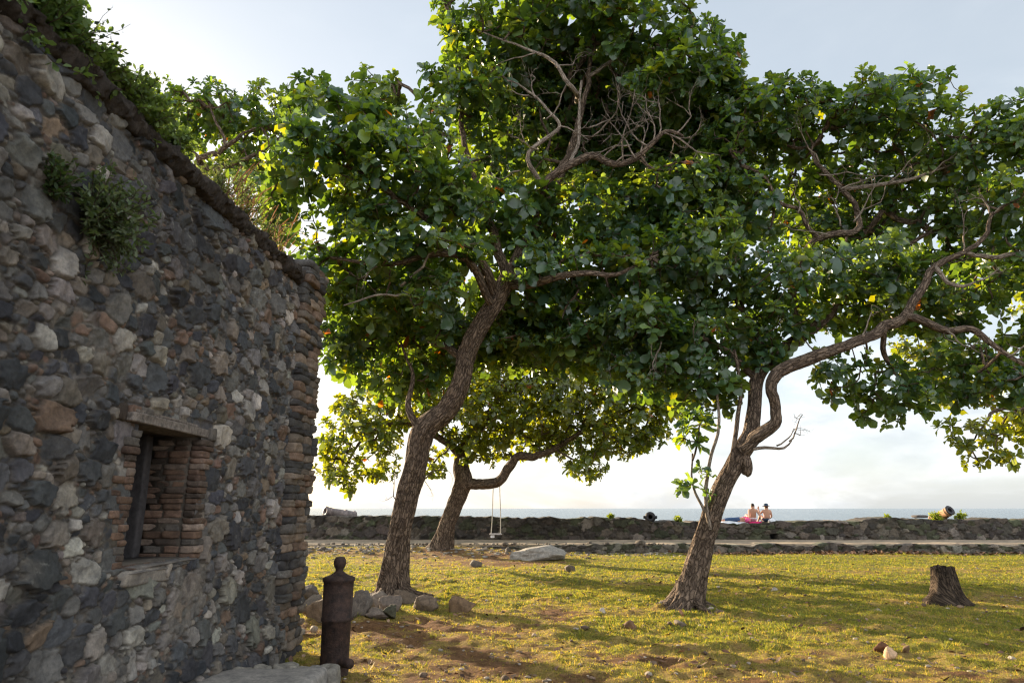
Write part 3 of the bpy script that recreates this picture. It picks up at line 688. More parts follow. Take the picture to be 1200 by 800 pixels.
for (px, py, d, v, L) in [(925, 517, 11.95, (1, -.1, .3), .5), (910, 522, 11.95, (.8, -.2, .5), .45), (985, 222, 12.2, (.9, -.1, .2), 1.0), (1003, 245, 12.2, (.9, -.1, .1), 1.1), (960, 205, 12.3, (.9, -.1, -.2), .9), (1040, 215, 12.3, (.9, -.2, .3), .9), (985, 265, 12.2, (-.3, -.1, 1), .7), (1180, 418, 11.2, (.8, -.2, .2), .6), (1160, 250, 11.3, (-.5, -.1, .8), .6), (935, 250, 12.3, (.3, -.1, .9), .7), (850, 300, 12, (-.5, -.3, -.8), .8), (835, 420, 12.2, (-.6, -.2, .2), .8), (775, 400, 12.1, (-.3, -.3, -.9), .8), (1000, 260, 12.2, (.8, -.2, .4), 1.0), (960, 190, 12.3, (-.8, -.1, .4), .9), (970, 275, 12.3, (-.9, -.2, .2), .9), (1090, 205, 12.3, (.8, -.1, .5), .8), (1130, 296, 11.3, (-.4, -.2, .9), .7), (1145, 330, 11.3, (.8, -.2, .3), .6), (1165, 250, 11.3, (.7, -.2, .7), .7), (1110, 388, 11.3, (.6, -.2, -.7), .6), (1010, 400, 11.6, (.5, -.2, .9), .7)]:
    bare_twigs(t3, P(px, py, d), v, L*1.15, rs, 2, .018)
ac = Acc(); q = P(874, 545, 12.15)
stone_box(ac, q, (.10, .11, .19), .3, 10, 2.4, .10, (.2, .16, .12)); ac.u = [np.random.default_rng(1).random((ac.n, 2))*.02+np.c_[ac.v[0][:, 0], ac.v[0][:, 2]]]; ac.c = []
ac.build('burl', M['bark'], t3)

# ---- tree 2: farther, with the swing ------------------------------------------------
YG = np.array([(.080, .118, .026), (.095, .132, .028), (.068, .108, .028), (.11, .142, .032)])  # yellow backlit glow put into the leaf colour of the farther trees
T2b = gp(520, 645)
t2 = make_tree('almond_tree', 'farther sea almond tree near the sea wall with a crooked limb holding the swing', T2b, [
    PL([(515, 650, 26.5, .42), (520, 635, 26.5, .38), (528, 605, 26.5, .33), (537, 580, 26.5, .33), (543, 562, 26.5, .36), (540, 545, 26.7, .30), (545, 520, 26.9, .26), (570, 490, 27, .22), (590, 460, 27, .18), (600, 420, 27, .14)]),
    PL([(540, 568, 26.5, .25), (560, 567, 26.4, .22), (585, 564, 26.3, .21), (597, 548, 26.2, .20), (608, 535, 26.1, .18), (628, 535, 26, .16), (650, 525, 26, .12), (690, 500, 26, .08), (730, 480, 26, .05)]),
    PL([(543, 535, 26.8, .18), (510, 510, 26.0, .14), (470, 495, 25.4, .10), (430, 510, 25, .07), (405, 545, 25, .04)]),
    PL([(560, 500, 27, .14), (530, 450, 26.8, .11), (490, 430, 26.5, .08), (450, 410, 26, .05)]),
    PL([(590, 460, 27, .13), (640, 440, 26.5, .10), (700, 420, 26, .08), (760, 430, 26, .05)]),
    PL([(650, 525, 26, .06), (675, 540, 25.5, .04), (690, 550, 25, .03)]),
], [(430, 495, 25, 50, 42, 1.6), (402, 560, 25, 24, 20, .9), (445, 545, 25, 30, 18, .9), (480, 460, 25.5, 55, 40, 1.8), (560, 475, 26, 62, 50, 1.8), (640, 465, 26, 70, 46, 2), (725, 480, 26, 62, 40, 1.8), (682, 545, 25, 32, 18, .9), (700, 405, 26.5, 110, 50, 2.2), (560, 400, 27.5, 110, 50, 2.2), (450, 405, 26.5, 55, 45, 1.8), (785, 450, 26.5, 30, 45, 1.5), (750, 515, 25.5, 28, 18, .7), (505, 545, 25, 22, 22, .7), (650, 515, 26.5, 35, 18, .8), (560, 520, 26.5, 46, 24, 1.2), (628, 512, 27.5, 50, 26, 1.4), (715, 515, 25.8, 50, 24, 1.2), (768, 490, 25.8, 26, 36, 1.2), (385, 535, 25, 18, 30, .8)],
    41, slim=.86, roots=(6, .4, .9), dens=14, mind=.25, Lr=(.22, .33), tmpl=(4, 3), flare=flare_fn(.5, .5, 4, .2), rtip=.011, greens=YG, yellow=.08)

# ---- tree behind the building and tree off to the right ------------------------------
T0b = (-8.2, 17.5, 0)
t0 = make_tree('almond_tree', 'sea almond tree behind the ruined building, only its crown showing over the coping', T0b, [
    ([(-8.2, 17.5, -.1), (-8.1, 17.4, 2), (-7.8, 17.2, 4.5), P(245, 215, 17)], [.26, .22, .19, .14]),
    PL([(245, 215, 17, .12), (232, 190, 16.6, .08), (255, 178, 16.4, .07), (275, 165, 16.2, .055), (285, 155, 16.2, .035), (300, 150, 16.2, .02)]),
    PL([(245, 200, 16.8, .08), (225, 178, 16.5, .05), (210, 172, 16.4, .03), (195, 160, 16.4, .02)]),
    PL([(265, 172, 16.3, .05), (252, 140, 16.3, .035), (245, 120, 16.4, .02)]),
    PL([(250, 200, 17, .08), (300, 180, 17, .05), (330, 160, 17, .03)]),
], [(250, 125, 17.2, 55, 24, 1.3), (190, 118, 17, 32, 22, 1.1), (305, 130, 17, 45, 30, 1.2), (225, 150, 18.4, 60, 35, 1.0), (300, 180, 18, 60, 40, 1.2), (165, 130, 17.5, 25, 20, 1.0), (300, 215, 16.5, 40, 18, 1.0), (215, 200, 18, 50, 25, 1.0), (330, 270, 17, 30, 30, 1.2)],
    51, merge=True, dens=19, mind=.22, Lr=(.18, .28), tmpl=(5, 3))
T4b = (17.0, 19.5, 0)
t4 = make_tree('almond_tree', 'bright backlit sea almond tree at the right edge, only its hanging boughs in view', T4b, [
    ([(17.0, 19.5, -.1), (16.9, 19.5, 2), (16.5, 19.6, 4), (16.1, 19.7, 6)], [.3, .26, .22, .16]),
    ([(16.6, 19.6, 3.6), P(1240, 460, 19.6), P(1200, 480, 19.4), P(1170, 480, 19.2), P(1140, 515, 19)], [.12, .09, .07, .05, .02]),
    ([(16.5, 19.7, 4.6), P(1220, 420, 20), P(1160, 430, 20.5), P(1100, 410, 21)], [.12, .09, .06, .03]),
    ([(16.3, 19.7, 5.5), P(1300, 300, 20), P(1250, 250, 20)], [.12, .08, .04]),
], [(1135, 505, 19, 34, 20, 1.0), (1165, 535, 19, 26, 22, 1.0), (1190, 500, 19.2, 36, 34, 1.3), (1130, 440, 20.8, 60, 40, 1.6), (1085, 410, 21, 40, 34, 1.5), (1250, 470, 20, 60, 70, 2.2), (1280, 330, 20, 80, 90, 2.2), (1115, 520, 19, 16, 10, .6)],
    61, merge=True, dens=12, mind=.26, Lr=(.2, .3), tmpl=(4, 3), rtip=.010, greens=YG, yellow=.08)

# ------------------------------------------------------------------ small plants
def bush(name, label, cat, base, size, nst, rs, leafL=(.03, .06), per=26, colr=((.06, .085, .035),), lean=(0, 0, 1), mat='leafsmall', stemcol='bark', wf=.45, group=None, spread=.8, r0=.006, dry=0.):
    root = empty(name, base, label, cat, group); base = np.asarray(base, float)
    st = Acc(); O, D, Nn, L, Cc = [], [], [], [], []
    for i in range(nst):
        d = nrm(np.asarray(lean, float)+rs.normal(0, spread, 3)); Ls = size*rs.uniform(.5, 1.05); n = 7
        pts = [base+rs.normal(0, .05*size, 3)*np.array([1, 1, .2])]; dd = d
        for k in range(n):
            dd = nrm(dd+rs.normal(0, .22, 3)+np.array([0, 0, .06])); pts.append(pts[-1]+dd*Ls/n)
        pts = np.array(pts); tube(st, pts, np.linspace(r0, r0*.3, n+1), 4, 0, 0, None, False)
        t = rs.uniform(.15, 1, per)*n; a = np.minimum(t.astype(int), n-1); f = (t-a)[:, None]
        o = pts[a]*(1-f)+pts[a+1]*f; tang = nrm(pts[a+1]-pts[a])
        dv = nrm(tang*.5+rs.normal(0, .7, (per, 3))+np.array([0, 0, .2]))
        O.append(o); D.append(dv); Nn.append(nrm(rs.normal(0, .5, (per, 3))+np.array([0, 0, 1]))); L.append(rs.uniform(*leafL, per))
        c = np.array(colr)[rs.integers(0, len(colr), per)]*rs.uniform(.7, 1.3, (per, 1)); Cc.append(c)
    st.build('stems', M[stemcol], root)
    O, D, Nn, L, Cc = map(np.concatenate, (O, D, Nn, L, Cc)); m = len(O)
    v, f, c = leaves(O, D, Nn, L, L*wf, rs.uniform(0, .3, m), rs.uniform(0, .3, m), Cc, (4, 3))
    mesh('foliage', v, f, M[mat], root, c)
    return root
rb = np.random.default_rng(17)
GR = ((.05, .085, .03), (.07, .10, .04), (.045, .07, .035))
wy = lambda px, py: None
def walltop(px):   # y on the wall line seen at px
    lo, hi = 2.5, 8.7
    for _ in range(40):
        m = (lo+hi)/2; x = wx(m); z = 4.45
        v = np.array([x, m, z-CH]); f = v[1]*cp+v[2]*sp; u = 600+F*x/f
        if u < px: lo = m
        else: hi = m
    return lo
bush('wall_shrub', 'bushy grey green shrub growing out of the face of the rubble wall above the window', 'shrub', wp(4.22, 3.50, .02), .44, 130, rb, (.025, .055), 34, ((.10, .13, .075), (.13, .16, .10), (.08, .115, .06)), (.8, 0, -.1), spread=.62)
bush('wall_shrub', 'small sparse green tuft in the rubble wall left of the larger wall shrub', 'shrub', wp(3.80, 3.52, .02), .26, 36, rb, (.025, .05), 20, GR, (.7, 0, .5), spread=.5)
bush('roof_shrub', 'dense leafy green shrub on the wall head at the very top left corner', 'shrub', wp(3.30, 4.5, -.08), .60, 120, rb, (.035, .07), 34, ((.09, .14, .05), (.11, .16, .06)), (.0, 0.1, 1), spread=.7, wf=.6)
bush('roof_shrub', 'second leafy green shrub on the coping beside the wispy twigs', 'shrub', wp(3.62, 4.5, -.08), .42, 110, rb, (.03, .06), 34, ((.08, .13, .05), (.10, .15, .06)), (.0, 0.1, 1), spread=.7, wf=.6)
bush('roof_shrub', 'wispy shrub with dark leaves on thin arching twigs over the coping', 'shrub', wp(3.85, 4.5, -.06), .62, 20, rb, (.025, .045), 15, ((.03, .05, .03), (.04, .06, .03)), (.35, .35, .8), spread=.4, wf=.6, r0=.004)
for i, (px, s, n, lab) in enumerate([(88, .30, 80, 'low grey green shrub on the coping under the wispy twigs'), (118, .30, 90, 'low dense shrub on the coping just right of the wispy twigs'), (145, .34, 90, 'rounded green shrub on the wall head before the crown behind the building'), (172, .36, 90, 'taller green shrub on the wall head where the far crown begins'), (205, .28, 70, 'small green shrub on the coping below the pale branches')]):
    bush('roof_shrub', lab, 'shrub', wp(walltop(px), 4.49, -.06), s, n, rb, (.03, .06), 30, ((.11, .16, .055), (.13, .18, .06), (.09, .13, .05)), (.05, 0, 1), spread=.75, wf=.55)
for i, (px, s, n, lab) in enumerate([(262, .5, 46, 'tall pale green weed on the coping near the middle of the wall head'), (290, .5, 40, 'mixed green weed with dry stalks on the wall head'), (318, .38, 30, 'short weed on the coping close to the corner pier')]):
    w = bush('roof_weed', lab, 'weed', wp(walltop(px), 4.48, -.06), s, n, rb, (.025, .05), 22, ((.11, .14, .06), (.14, .16, .08), (.09, .12, .05)), (.12, 0, 1), spread=.42, wf=.4, r0=.004)
    # dry seed stalks
    st = Acc(); b0 = wp(walltop(px+8), 4.48, -.03)
    for k in range(26):
        d = nrm(np.array([.2, 0, 1])+rb.normal(0, .35, 3)); L = rb.uniform(.2, .5); q = b0+rb.normal(0, .12, 3)*np.array([.4, 1.2, .1]); pts = np.array([q+d*L*t+np.array([.1, 0, -.05])*t*t*L for t in np.linspace(0, 1, 5)])
        tube(st, pts, [.003, .003, .003, .006, .004], 4, 0, 0, None, False, col=np.array([.30, .19, .12])*rb.uniform(.7, 1.3))
    o = st.build('dry_stalks', M['grass'], w)

# ------------------------------------------------------------------ GROUND
KY = 27.3       # kerb line
def gh(x, y):
    x = np.asarray(x, float); y = np.asarray(y, float)
    h = .05*fbm(x*.35, y*.35, None, 3, 3)+.05*fbm(x*1.5, y*1.5, None, 4, 4)+.075*np.maximum(fbm(x*3.6, y*3.6, None, 6, 3), -.1)*sstep(26, 13, y)+.03*np.maximum(fbm(x*9, y*9, None, 7, 2), -.1)*sstep(20, 10, y)
    h = h*np.clip(1-np.exp(-((x+2.5)**2+(y-6.5)**2)/3.), .2, 1)
    rise = sstep(24.5, 27.4, y)*sstep(4, -3, x)*.24
    return h-.02+rise
def spacing(edges):
    out = []
    for a, b, s in edges: out.append(np.arange(a, b, s))
    return np.concatenate(out)
gx = spacing([(-70, -16, 1.0), (-16, -5, .2), (-5, 10, .065), (10, 22, .13), (22, 71, 1.0)])
gy = spacing([(-40, 4, 1.0), (4, 12, .05), (12, 18, .08), (18, 27.4, .14)]); gy = np.append(gy, 27.45)
X, Y = np.meshgrid(gx, gy, indexing='ij')
def cover(x, y):
    """0 bare soil ... 1 lush"""
    m = .60+.6*fbm(x*.32, y*.45, None, 15, 4)+.6*fbm(x*1.5, y*1.8, None, 16, 3)+.45*fbm(x*5, y*5, None, 18, 2)
    m = m+.22*sstep(8.5, 13, y)-.25*sstep(9.2, 7, y)
    def patch(px, py, rx, ry, a):
        c = gp(px, py); return a*np.exp(-((x-c[0])/rx)**2-((y-c[1])/ry)**2)
    m = m-patch(470, 733, 1.2, .6, .7)-patch(400, 740, 1.0, .6, .3)-patch(690, 715, 1.6, .9, .45)-patch(560, 660, 3, 2.5, .6)-patch(640, 650, 4, 1.6, .5)-patch(1040, 765, 1.4, .5, .4)-patch(840, 705, 1.2, .8, .25)
    m = m+patch(1000, 655, 8, 2.0, .5)-.5*sstep(23, 26.5, y)*sstep(3, -2, x)+patch(560, 690, 3, 1.5, .25)
    return m
cv = cover(X, Y)
soil = np.array([.20, .11, .055]); dry = np.array([.34, .24, .085]); grn = np.array([.19, .18, .042])
fn = fbm(X*3, Y*3, None, 25, 3)
a1 = sstep(.05, .45, cv+.2*fn)[..., None]; a2 = sstep(.4, .95, cv+.15*fn)[..., None]
Cg = soil*(1-a1)+dry*a1; Cg = Cg*(1-a2)+grn*a2
Cg = Cg*(1+.18*fbm(X*7, Y*7, None, 27, 2)[..., None])
m, nt, out = newmat('lawn_soil'); b = bsdf(nt, out, .95, .1); oc = objc(nt); c = attr(nt)
n1 = noise_node(nt, oc, 9, 8, .75, .3); n2 = noise_node(nt, oc, 55, 6, .8)
c = mixc(nt, 'MULTIPLY', 1, c, ramp(nt, n1.outputs[0], [(.32, (.5, .48, .45)), (.68, (1.45, 1.43, 1.38))]).outputs[0])
c = mixc(nt, 'MULTIPLY', 1, c, ramp(nt, n2.outputs[0], [(.34, (.55, .55, .55)), (.66, (1.45, 1.45, 1.42))]).outputs[0])
lk(nt, c, b.inputs['Base Color']); bump(nt, b, mixc(nt, 'ADD', .6, n1.outputs[0], n2.outputs[0]), 1, .06)
M['lawn'] = m
tag(mesh('lawn', np.stack([X, Y, gh(X, Y)], -1).reshape(-1, 3), grid_faces(*X.shape), M['lawn'], None, Cg.reshape(-1, 3)), kind='structure')
# grass blades
rg = np.random.default_rng(8)
def scatter(n, y0, y1, pw=1.0):
    y = y0+(y1-y0)*rg.random(n)**pw; x = rg.uniform(-.58, .86, n)*y; x = np.where(x < -3-.0*y, x, x); return x, y
GV = []
def blades(n, y0, y1, hmin, hmax, w, per=5, pw=1.):
    x, y = scatter(n, y0, y1, pw); c = cover(x, y)+.25*rg.normal(size=n)
    k = (c > .32) & ~((x < wx(y)+.05) & (y < 8.8)); x, y, c = x[k], y[k], c[k]
    x = np.repeat(x, per)+rg.normal(0, .022, len(x)*per); y = np.repeat(y, per)+rg.normal(0, .022, len(y)*per); c = np.repeat(c, per); m = len(x)
    z = gh(x, y); h = rg.uniform(hmin, hmax, m)*(.45+.75*np.clip(c, 0, 1.3)); a = rg.uniform(0, 6.283, m); ln = rg.normal(0, .55, (m, 2))*h[:, None]
    b = np.stack([x, y, z-.01], -1); s = np.stack([np.cos(a), np.sin(a), 0*a], -1)*(w*rg.uniform(.6, 1.2, m))[:, None]
    tip = b+np.c_[ln, h]
    Vv = np.stack([b-s, b+s, tip+s*.25, tip-s*.25], 1).reshape(-1, 3)
    cc = np.where((rg.random(m) < np.clip(.75-.5*c, .12, .9))[:, None], np.array([.39, .285, .09]), np.array([.185, .20, .04]))*rg.uniform(.65, 1.3, (m, 1))
    return Vv, np.repeat(cc, 4, 0)
parts = [blades(34000, 6.2, 10, .010, .034, .004, 6), blades(46000, 10, 16, .012, .038, .006, 5), blades(36000, 16, 27.2, .014, .042, .010, 4), blades(420, 6.4, 14, .04, .09, .006, 12), blades(400, 14, 27, .05, .09, .010, 10)]
Vg = np.concatenate([p[0] for p in parts]); Cb = np.concatenate([p[1] for p in parts])
tag(mesh('grass', Vg, np.arange(len(Vg)).reshape(-1, 4), M['grass'], None, Cb, smooth=False), 'short patchy yellow green grass covering the sunlit ground', 'grass', kind='stuff')
# pebbles and clods
def scatter_stones(name, label, cat, xs, ys, zs, size, pal, mat, rs):
    V0, F0 = CG[3]; D = nrm(V0); m = len(xs)
    S = size[:, None, None]*rs.uniform(.6, 1.2, (m, 1, 3))*np.array([1, 1, .6]); a = rs.uniform(0, 6.28, m)
    nz = 1+.25*rs.normal(size=(m, len(D), 1))*.6
    Q = D[None]*nz*S; ca, sa = np.cos(a)[:, None], np.sin(a)[:, None]
    Q = np.stack([Q[..., 0]*ca-Q[..., 1]*sa, Q[..., 0]*sa+Q[..., 1]*ca, Q[..., 2]], -1)+np.stack([xs, ys, zs], -1)[:, None, :]
    Fq = (F0[None]+(np.arange(m)*len(D))[:, None, None]).reshape(-1, 4)
    c = np.asarray(pal)[rs.integers(0, len(pal), m)]*rs.uniform(.6, 1.3, (m, 1))
    return tag(mesh(name, Q.reshape(-1, 3), Fq, mat, None, np.repeat(c, len(D), 0), smooth=False), label, cat, kind='stuff')
x, y = scatter(2600, 6.5, 26.5, 1.2); k = ~((x < wx(y)+.1) & (y < 8.9)); x, y = x[k], y[k]
sz = np.exp(rg.normal(-4.2, .5, len(x)))
scatter_stones('pebbles', 'loose pebbles and clods of earth scattered over the grass', 'pebbles', x, y, gh(x, y)+.3*sz, sz, [(.17, .12, .085), (.12, .085, .06), (.25, .20, .15), (.32, .28, .23)], M['rock'], rg)
# rubble strip at the far left edge of the lawn and leaf litter below the right kerb
n = 1500; x = rg.uniform(-17, 6, n); y = rg.normal(26.6, .9, n); k = y < 27.9; x, y = x[k], y[k]; z = np.where(y < 27.35, gh(x, y), .30); sz = np.exp(rg.normal(-3.1, .5, len(x)))
scatter_stones('rubble', 'strip of pale rubble and broken stone along the edge of the path on the left', 'rubble', x, y, z, sz, [(.2, .17, .14), (.28, .25, .21), (.13, .11, .09), (.36, .33, .29)], M['rock'], rg)
def litter(name, label, xs, ys, size, pal, rs, zoff=.02, lift=None):
    m = len(xs); o = np.stack([xs, ys, gh(xs, ys)+zoff if lift is None else lift], -1); a = rs.uniform(0, 6.28, m)
    d = np.stack([np.cos(a), np.sin(a), rs.normal(0, .08, m)], -1); nn = nrm(np.stack([rs.normal(0, .35, m), rs.normal(0, .35, m), np.ones(m)], -1))
    L = size*rs.uniform(.7, 1.2, m); c = np.asarray(pal)[rs.integers(0, len(pal), m)]*rs.uniform(.6, 1.3, (m, 1))
    v, f, cc = leaves(o, d, nn, L, L*.55, rs.normal(0, .3, m), rs.uniform(.1, .6, m), c, (4, 3))
    return tag(mesh(name, v, f, M['rock'], None, cc), label, 'leaves', kind='stuff')
DRY = [(.17, .09, .055), (.22, .13, .08), (.11, .065, .045), (.26, .18, .12)]
n = 1500; x = rg.uniform(8.2, 24, n); y = 27.0-np.abs(rg.normal(0, .55, n)); x2 = rg.normal(12, 2.6, n)
litter('leaf_litter', 'brown drift of fallen leaves at the foot of the kerb on the right', np.where(rg.random(n) < .6, x2, x), y, .16, DRY, rg)
x, y = scatter(1400, 6.6, 26, 1.2); k = ~((x < wx(y)+.2) & (y < 8.9)); litter('fallen_leaves', 'dry brown leaves lying scattered on the open lawn', x[k], y[k], .085, DRY, rg)

# ------------------------------------------------------------------ path, kerb, sea wall, sea
SY = 31.8; PZ = .28
px_ = spacing([(-70, -25, 3), (-25, 32, .3), (32, 73, 3)]); py_ = np.linspace(27.35, 36.0, 30)
X, Y = np.meshgrid(px_, py_, indexing='ij'); Z = PZ+.025*fbm(X*.8, Y*1.3, None, 71, 3); Z[:, 0] -= .5
tag(mesh('path', np.stack([X, Y, Z], -1).reshape(-1, 3), grid_faces(*X.shape), mat_plain('sandy_path', (.29, .225, .155), .95, .45, 2.2, .03)), kind='structure')
gu, gv, h, C, edge = masonry(-24, 32, -.15, .33, .035, .03, [(.14, .22, 900), (.08, .14, 3000), (.05, .08, 6000)], 81, [((.09, .08, .07), 3), ((.14, .125, .105), 3), ((.20, .18, .15), 1.5), ((.07, .075, .05), 2)], (.07, .06, .045), warp=.05, stretch=1.9, joint=.07)
er = sstep(6, -6, gu+2*fbm(gu*.3, gv*0, None, 2))*.10; top = .29+.11*fbm(gu*.9, gu*0, None, 83, 4)+.05*fbm(gu*3.5, gu*0, None, 84, 2)-er
nU, nV = gu.shape
def coped(gu, gv, h, C, top, y0, thick, nback=6):
    """front face plus a rough top; rows appended past the front face"""
    v0 = gv[0, 0]; v1 = gv[0, -1]; gz = v0+(gv-v0)/(v1-v0)*(top-v0)
    front = np.stack([gu, y0-h, gz], -1); rows = []; cc = []
    for k in range(1, nback+1):
        t = k/nback; u = gu[:, -1]
        rows.append(np.stack([u, np.full_like(u, y0+t*thick), top[:, 0]+.035*fbm(u*2.5, np.full_like(u, k*.8), None, 91, 3)-(0 if k < nback else .0)], -1)); cc.append(C[:, -1]*(1+.2*fbm(u*3, np.full_like(u, k*1.), None, 92)[:, None]))
    u = gu[:, -1]; rows.append(np.stack([u, np.full_like(u, y0+thick+.02), np.full_like(u, v0-.2)], -1)); cc.append(C[:, -1])
    Vv = np.concatenate([front, np.stack(rows, 1)], 1); Cc = np.concatenate([C, np.stack(cc, 1)], 1)
    return Vv.reshape(-1, 3), grid_faces(Vv.shape[0], Vv.shape[1]), Cc.reshape(-1, 3)
v, f, c = coped(gu, gv, h, C, top, KY+.02, .55)
tag(mesh('stone_kerb', v, f, M['seawall'], None, c, origin=(0, KY, 0)), 'long low kerb of rough dark stones between the lawn and the sandy path', 'kerb')
gu, gv, h, C, edge = masonry(-26, 34, .15, 1.2, .04, .035, [(.16, .28, 1500), (.09, .16, 6000), (.05, .09, 16000)], 85, [((.07, .06, .052), 4), ((.05, .045, .04), 4), ((.10, .085, .07), 3), ((.06, .065, .04), 3), ((.16, .14, .12), .8)], (.055, .047, .038), warp=.06, stretch=1.5, joint=.06)
tp = [(360, 604), (500, 605), (640, 606.5), (715, 606.5), (758, 608), (764, 610.5), (800, 611.5), (860, 613), (925, 611.5), (935, 611), (1010, 610.5), (1022, 607), (1085, 607.5), (1100, 609), (1140, 609), (1155, 607.5), (1200, 609)]
tx = np.array([P(a, b, SY)[0] for a, b in tp]); tz = np.array([P(a, b, SY)[2] for a, b in tp])
top = np.interp(gu, tx, tz)+.06*fbm(gu*1.1, gu*0, None, 87, 4)+.06*fbm(gu*4, gu*0, None, 88, 3)
alg = sstep(-.1, .4, fbm(gu*.35, gv*.6, None, 93, 4))[..., None]; C = C*(1-.25*alg)+np.array([.06, .062, .035])*.25*alg
# drain opening
dr = P(907, 627, SY); hole = (np.abs(gu-dr[0]) < .17) & (np.abs(gv-.43) < .15)
h = np.where(hole, -.45, h); C = np.where(hole[..., None], .03, C)
v, f, c = coped(gu, gv, h, C, top, SY, 1.6, 14)
sw = mesh('sea_wall', v, f, M['seawall'], None, c, origin=(0, SY, 0)); tag(sw, 'long low dark stone sea wall along the far side of the path with sunbathers on top', 'wall')
def walltop_z(x): return float(np.interp(x, tx, tz))
# hillside below the wall, and the sea
ac = Acc(); boxv(ac, (-70, 33.5, -30), (73, 36.0, .1), (.1, .09, .07)); tag(ac.build('cliff', M['seawall'], None, False), kind='structure')
m, nt, out = newmat('sea_water'); b = bsdf(nt, out, .22, .5); b.inputs['Base Color'].default_value = (.10, .14, .165, 1)
tc = objc(nt); mp = N(nt, 'ShaderNodeMapping'); mp.inputs['Scale'].default_value = (.02, .06, 1); lk(nt, tc, mp.inputs[0])
bump(nt, b, noise_node(nt, mp.outputs[0], 6, 8, .65).outputs[0], .8, 2.0); M['sea'] = m
R_ = 30000; th = np.linspace(R(-20), R(200), 60)
rad = np.array([36, 80, 200, 600, 2000, 8000, R_]); V = [[r*math.cos(t), 36+ (r-36)*1.0*max(0, math.sin(t)) + 0*t, -16] for r in rad for t in th]
tag(mesh('sea', [[-40000, 34, -16], [40000, 34, -16], [40000, 40000, -16], [-40000, 40000, -16]], np.array([[0, 1, 2, 3]]), M['sea'], None), kind='structure')

# ------------------------------------------------------------------ rocks
def gpg(px, py):
    q = gp(px, py)
    for _ in range(3): q = gp(px, py, float(gh(q[0], q[1])))
    return q
RG = 'rocks heaped by the leaning tree'
for (px, pyb, w, hh, cl, lab, dp, seed, tl) in [
    (360, 706, 22, 20, (.15, .13, .115), 'dark tilted slab of rock at the back of the heap beside the corner pier', .4, 1, -.5),
    (363, 716, 23, 18, (.17, .145, .12), 'dark wedge shaped rock in the heap below the tilted slab', .4, 2, -.3),
    (369, 730, 32, 29, (.22, .165, .115), 'large tan boulder half hidden behind the iron bollard', .45, 3, 0),
    (416, 724, 24, 31, (.17, .15, .13), 'tall grey boulder just right of the iron bollard', .4, 4, 0),
    (431, 712, 14, 16, (.16, .14, .125), 'narrow upright grey rock at the foot of the leaning trunk', .3, 5, 0),
    (440, 714, 20, 20, (.24, .20, .165), 'pale rounded rock in the middle of the heap', .32, 6, 0),
    (455, 717, 22, 17, (.22, .18, .15), 'pale flat topped rock in the heap under the leaning trunk', .35, 7, 0),
    (438, 726, 29, 13, (.22, .185, .155), 'low flat rock at the front of the heap', .32, 8, 0),
    (455, 723, 15, 13, (.085, .085, .055), 'small dark mossy rock at the front of the heap', .22, 9, 0),
    (497, 716, 29, 19, (.20, .155, .115), 'brown rock at the right end of the heap by the roots', .4, 10, .1),
    (474, 708, 34, 16, (.15, .115, .085), 'root like brown rock against the base of the leaning trunk', .35, 14, .1)]:
    b0 = gpg(px, pyb); d = b0[1]; s = d/F*1.05
    rock('rock', b0+np.array([0, dp*.5, 0]), (w*s, max(dp, w*s*.8), hh*s*1.12), M['rock'], lab, 'rock', RG, np.array(cl)*.72, rotz=seed*1.3 if abs(tl) < .2 and w < 25 else 0., tilt=tl, seed=seed)
b0 = gpg(541, 719); rock('boulder', b0+np.array([0, .15, 0]), (30*b0[1]/F*1.05, .38, 22*b0[1]/F*1.12), M['rock'], 'lone angular brown boulder on the grass right of the leaning tree', 'boulder', None, (.17, .115, .07), rotz=.1, seed=15, planes=12)
b0 = gpg(632, 657); rock('boulder', b0+np.array([0, .5, 0]), (64*b0[1]/F*1.05, 1.3, 17*b0[1]/F*1.2), M['rock'], 'broad flat whitish grey boulder on the lawn before the path', 'boulder', None, (.30, .28, .25), rotz=.05, seed=16, planes=22)
for i, (px, pyb, w, hh, cl, lab) in enumerate([
    (668, 670, 12, 8, (.14, .11, .08), 'small dark stone on the lawn right of the broad flat boulder'),
    (706, 717, 9, 5, (.42, .37, .31), 'small whitish stone on bare soil between the two big trees'),
    (738, 738, 14, 11, (.16, .095, .055), 'brown stone with a pale chip on the open lawn'),
    (558, 664, 14, 8, (.13, .11, .09), 'low dark stone on the lawn right of the swing tree'),
    (352, 744, 14, 8, (.30, .27, .22), 'pale flat stone on the ground by the corner pier'),
    (367, 741, 11, 8, (.28, .24, .19), 'pale lumpy stone on the ground left of the iron bollard'),
    (906, 693, 9, 5, (.38, .34, .29), 'small pale stone on the lawn right of the forked tree'),
    (797, 733, 16, 6, (.15, .12, .09), 'flat dark stone in front of the forked tree roots')]):
    b0 = gpg(px, pyb); s = b0[1]/F*1.05; rock('stone', b0, (w*s, w*s*.8, hh*s*1.2), M['rock'], lab, 'stone', 'small stones on the lawn', cl, rotz=i*1.1, seed=30+i, n=6)
# coconut husks in the near right
for i, (px, pyb, w, hh, cl, lab) in enumerate([(1045, 771, 13, 15, (.50, .34, .21), 'broken coconut husk showing its pale inner face in the shaded hollow'), (1035, 764, 18, 14, (.13, .06, .03), 'dark brown coconut husk behind the pale broken one'), (1062, 768, 9, 14, (.17, .11, .06), 'small upright husk fragment right of the pale one')]):
    b0 = gpg(px, pyb); s = b0[1]/F*1.05; rock('coconut_husk', b0, (w*s, w*s*.9, hh*s*1.0), M['rock'], lab, 'husk', 'coconut husks in the hollow', cl, rotz=i*.9, seed=50+i, n=10, planes=9)
for (px, pyb, w, lab) in [(330, 0, 0, '')][:0]: pass
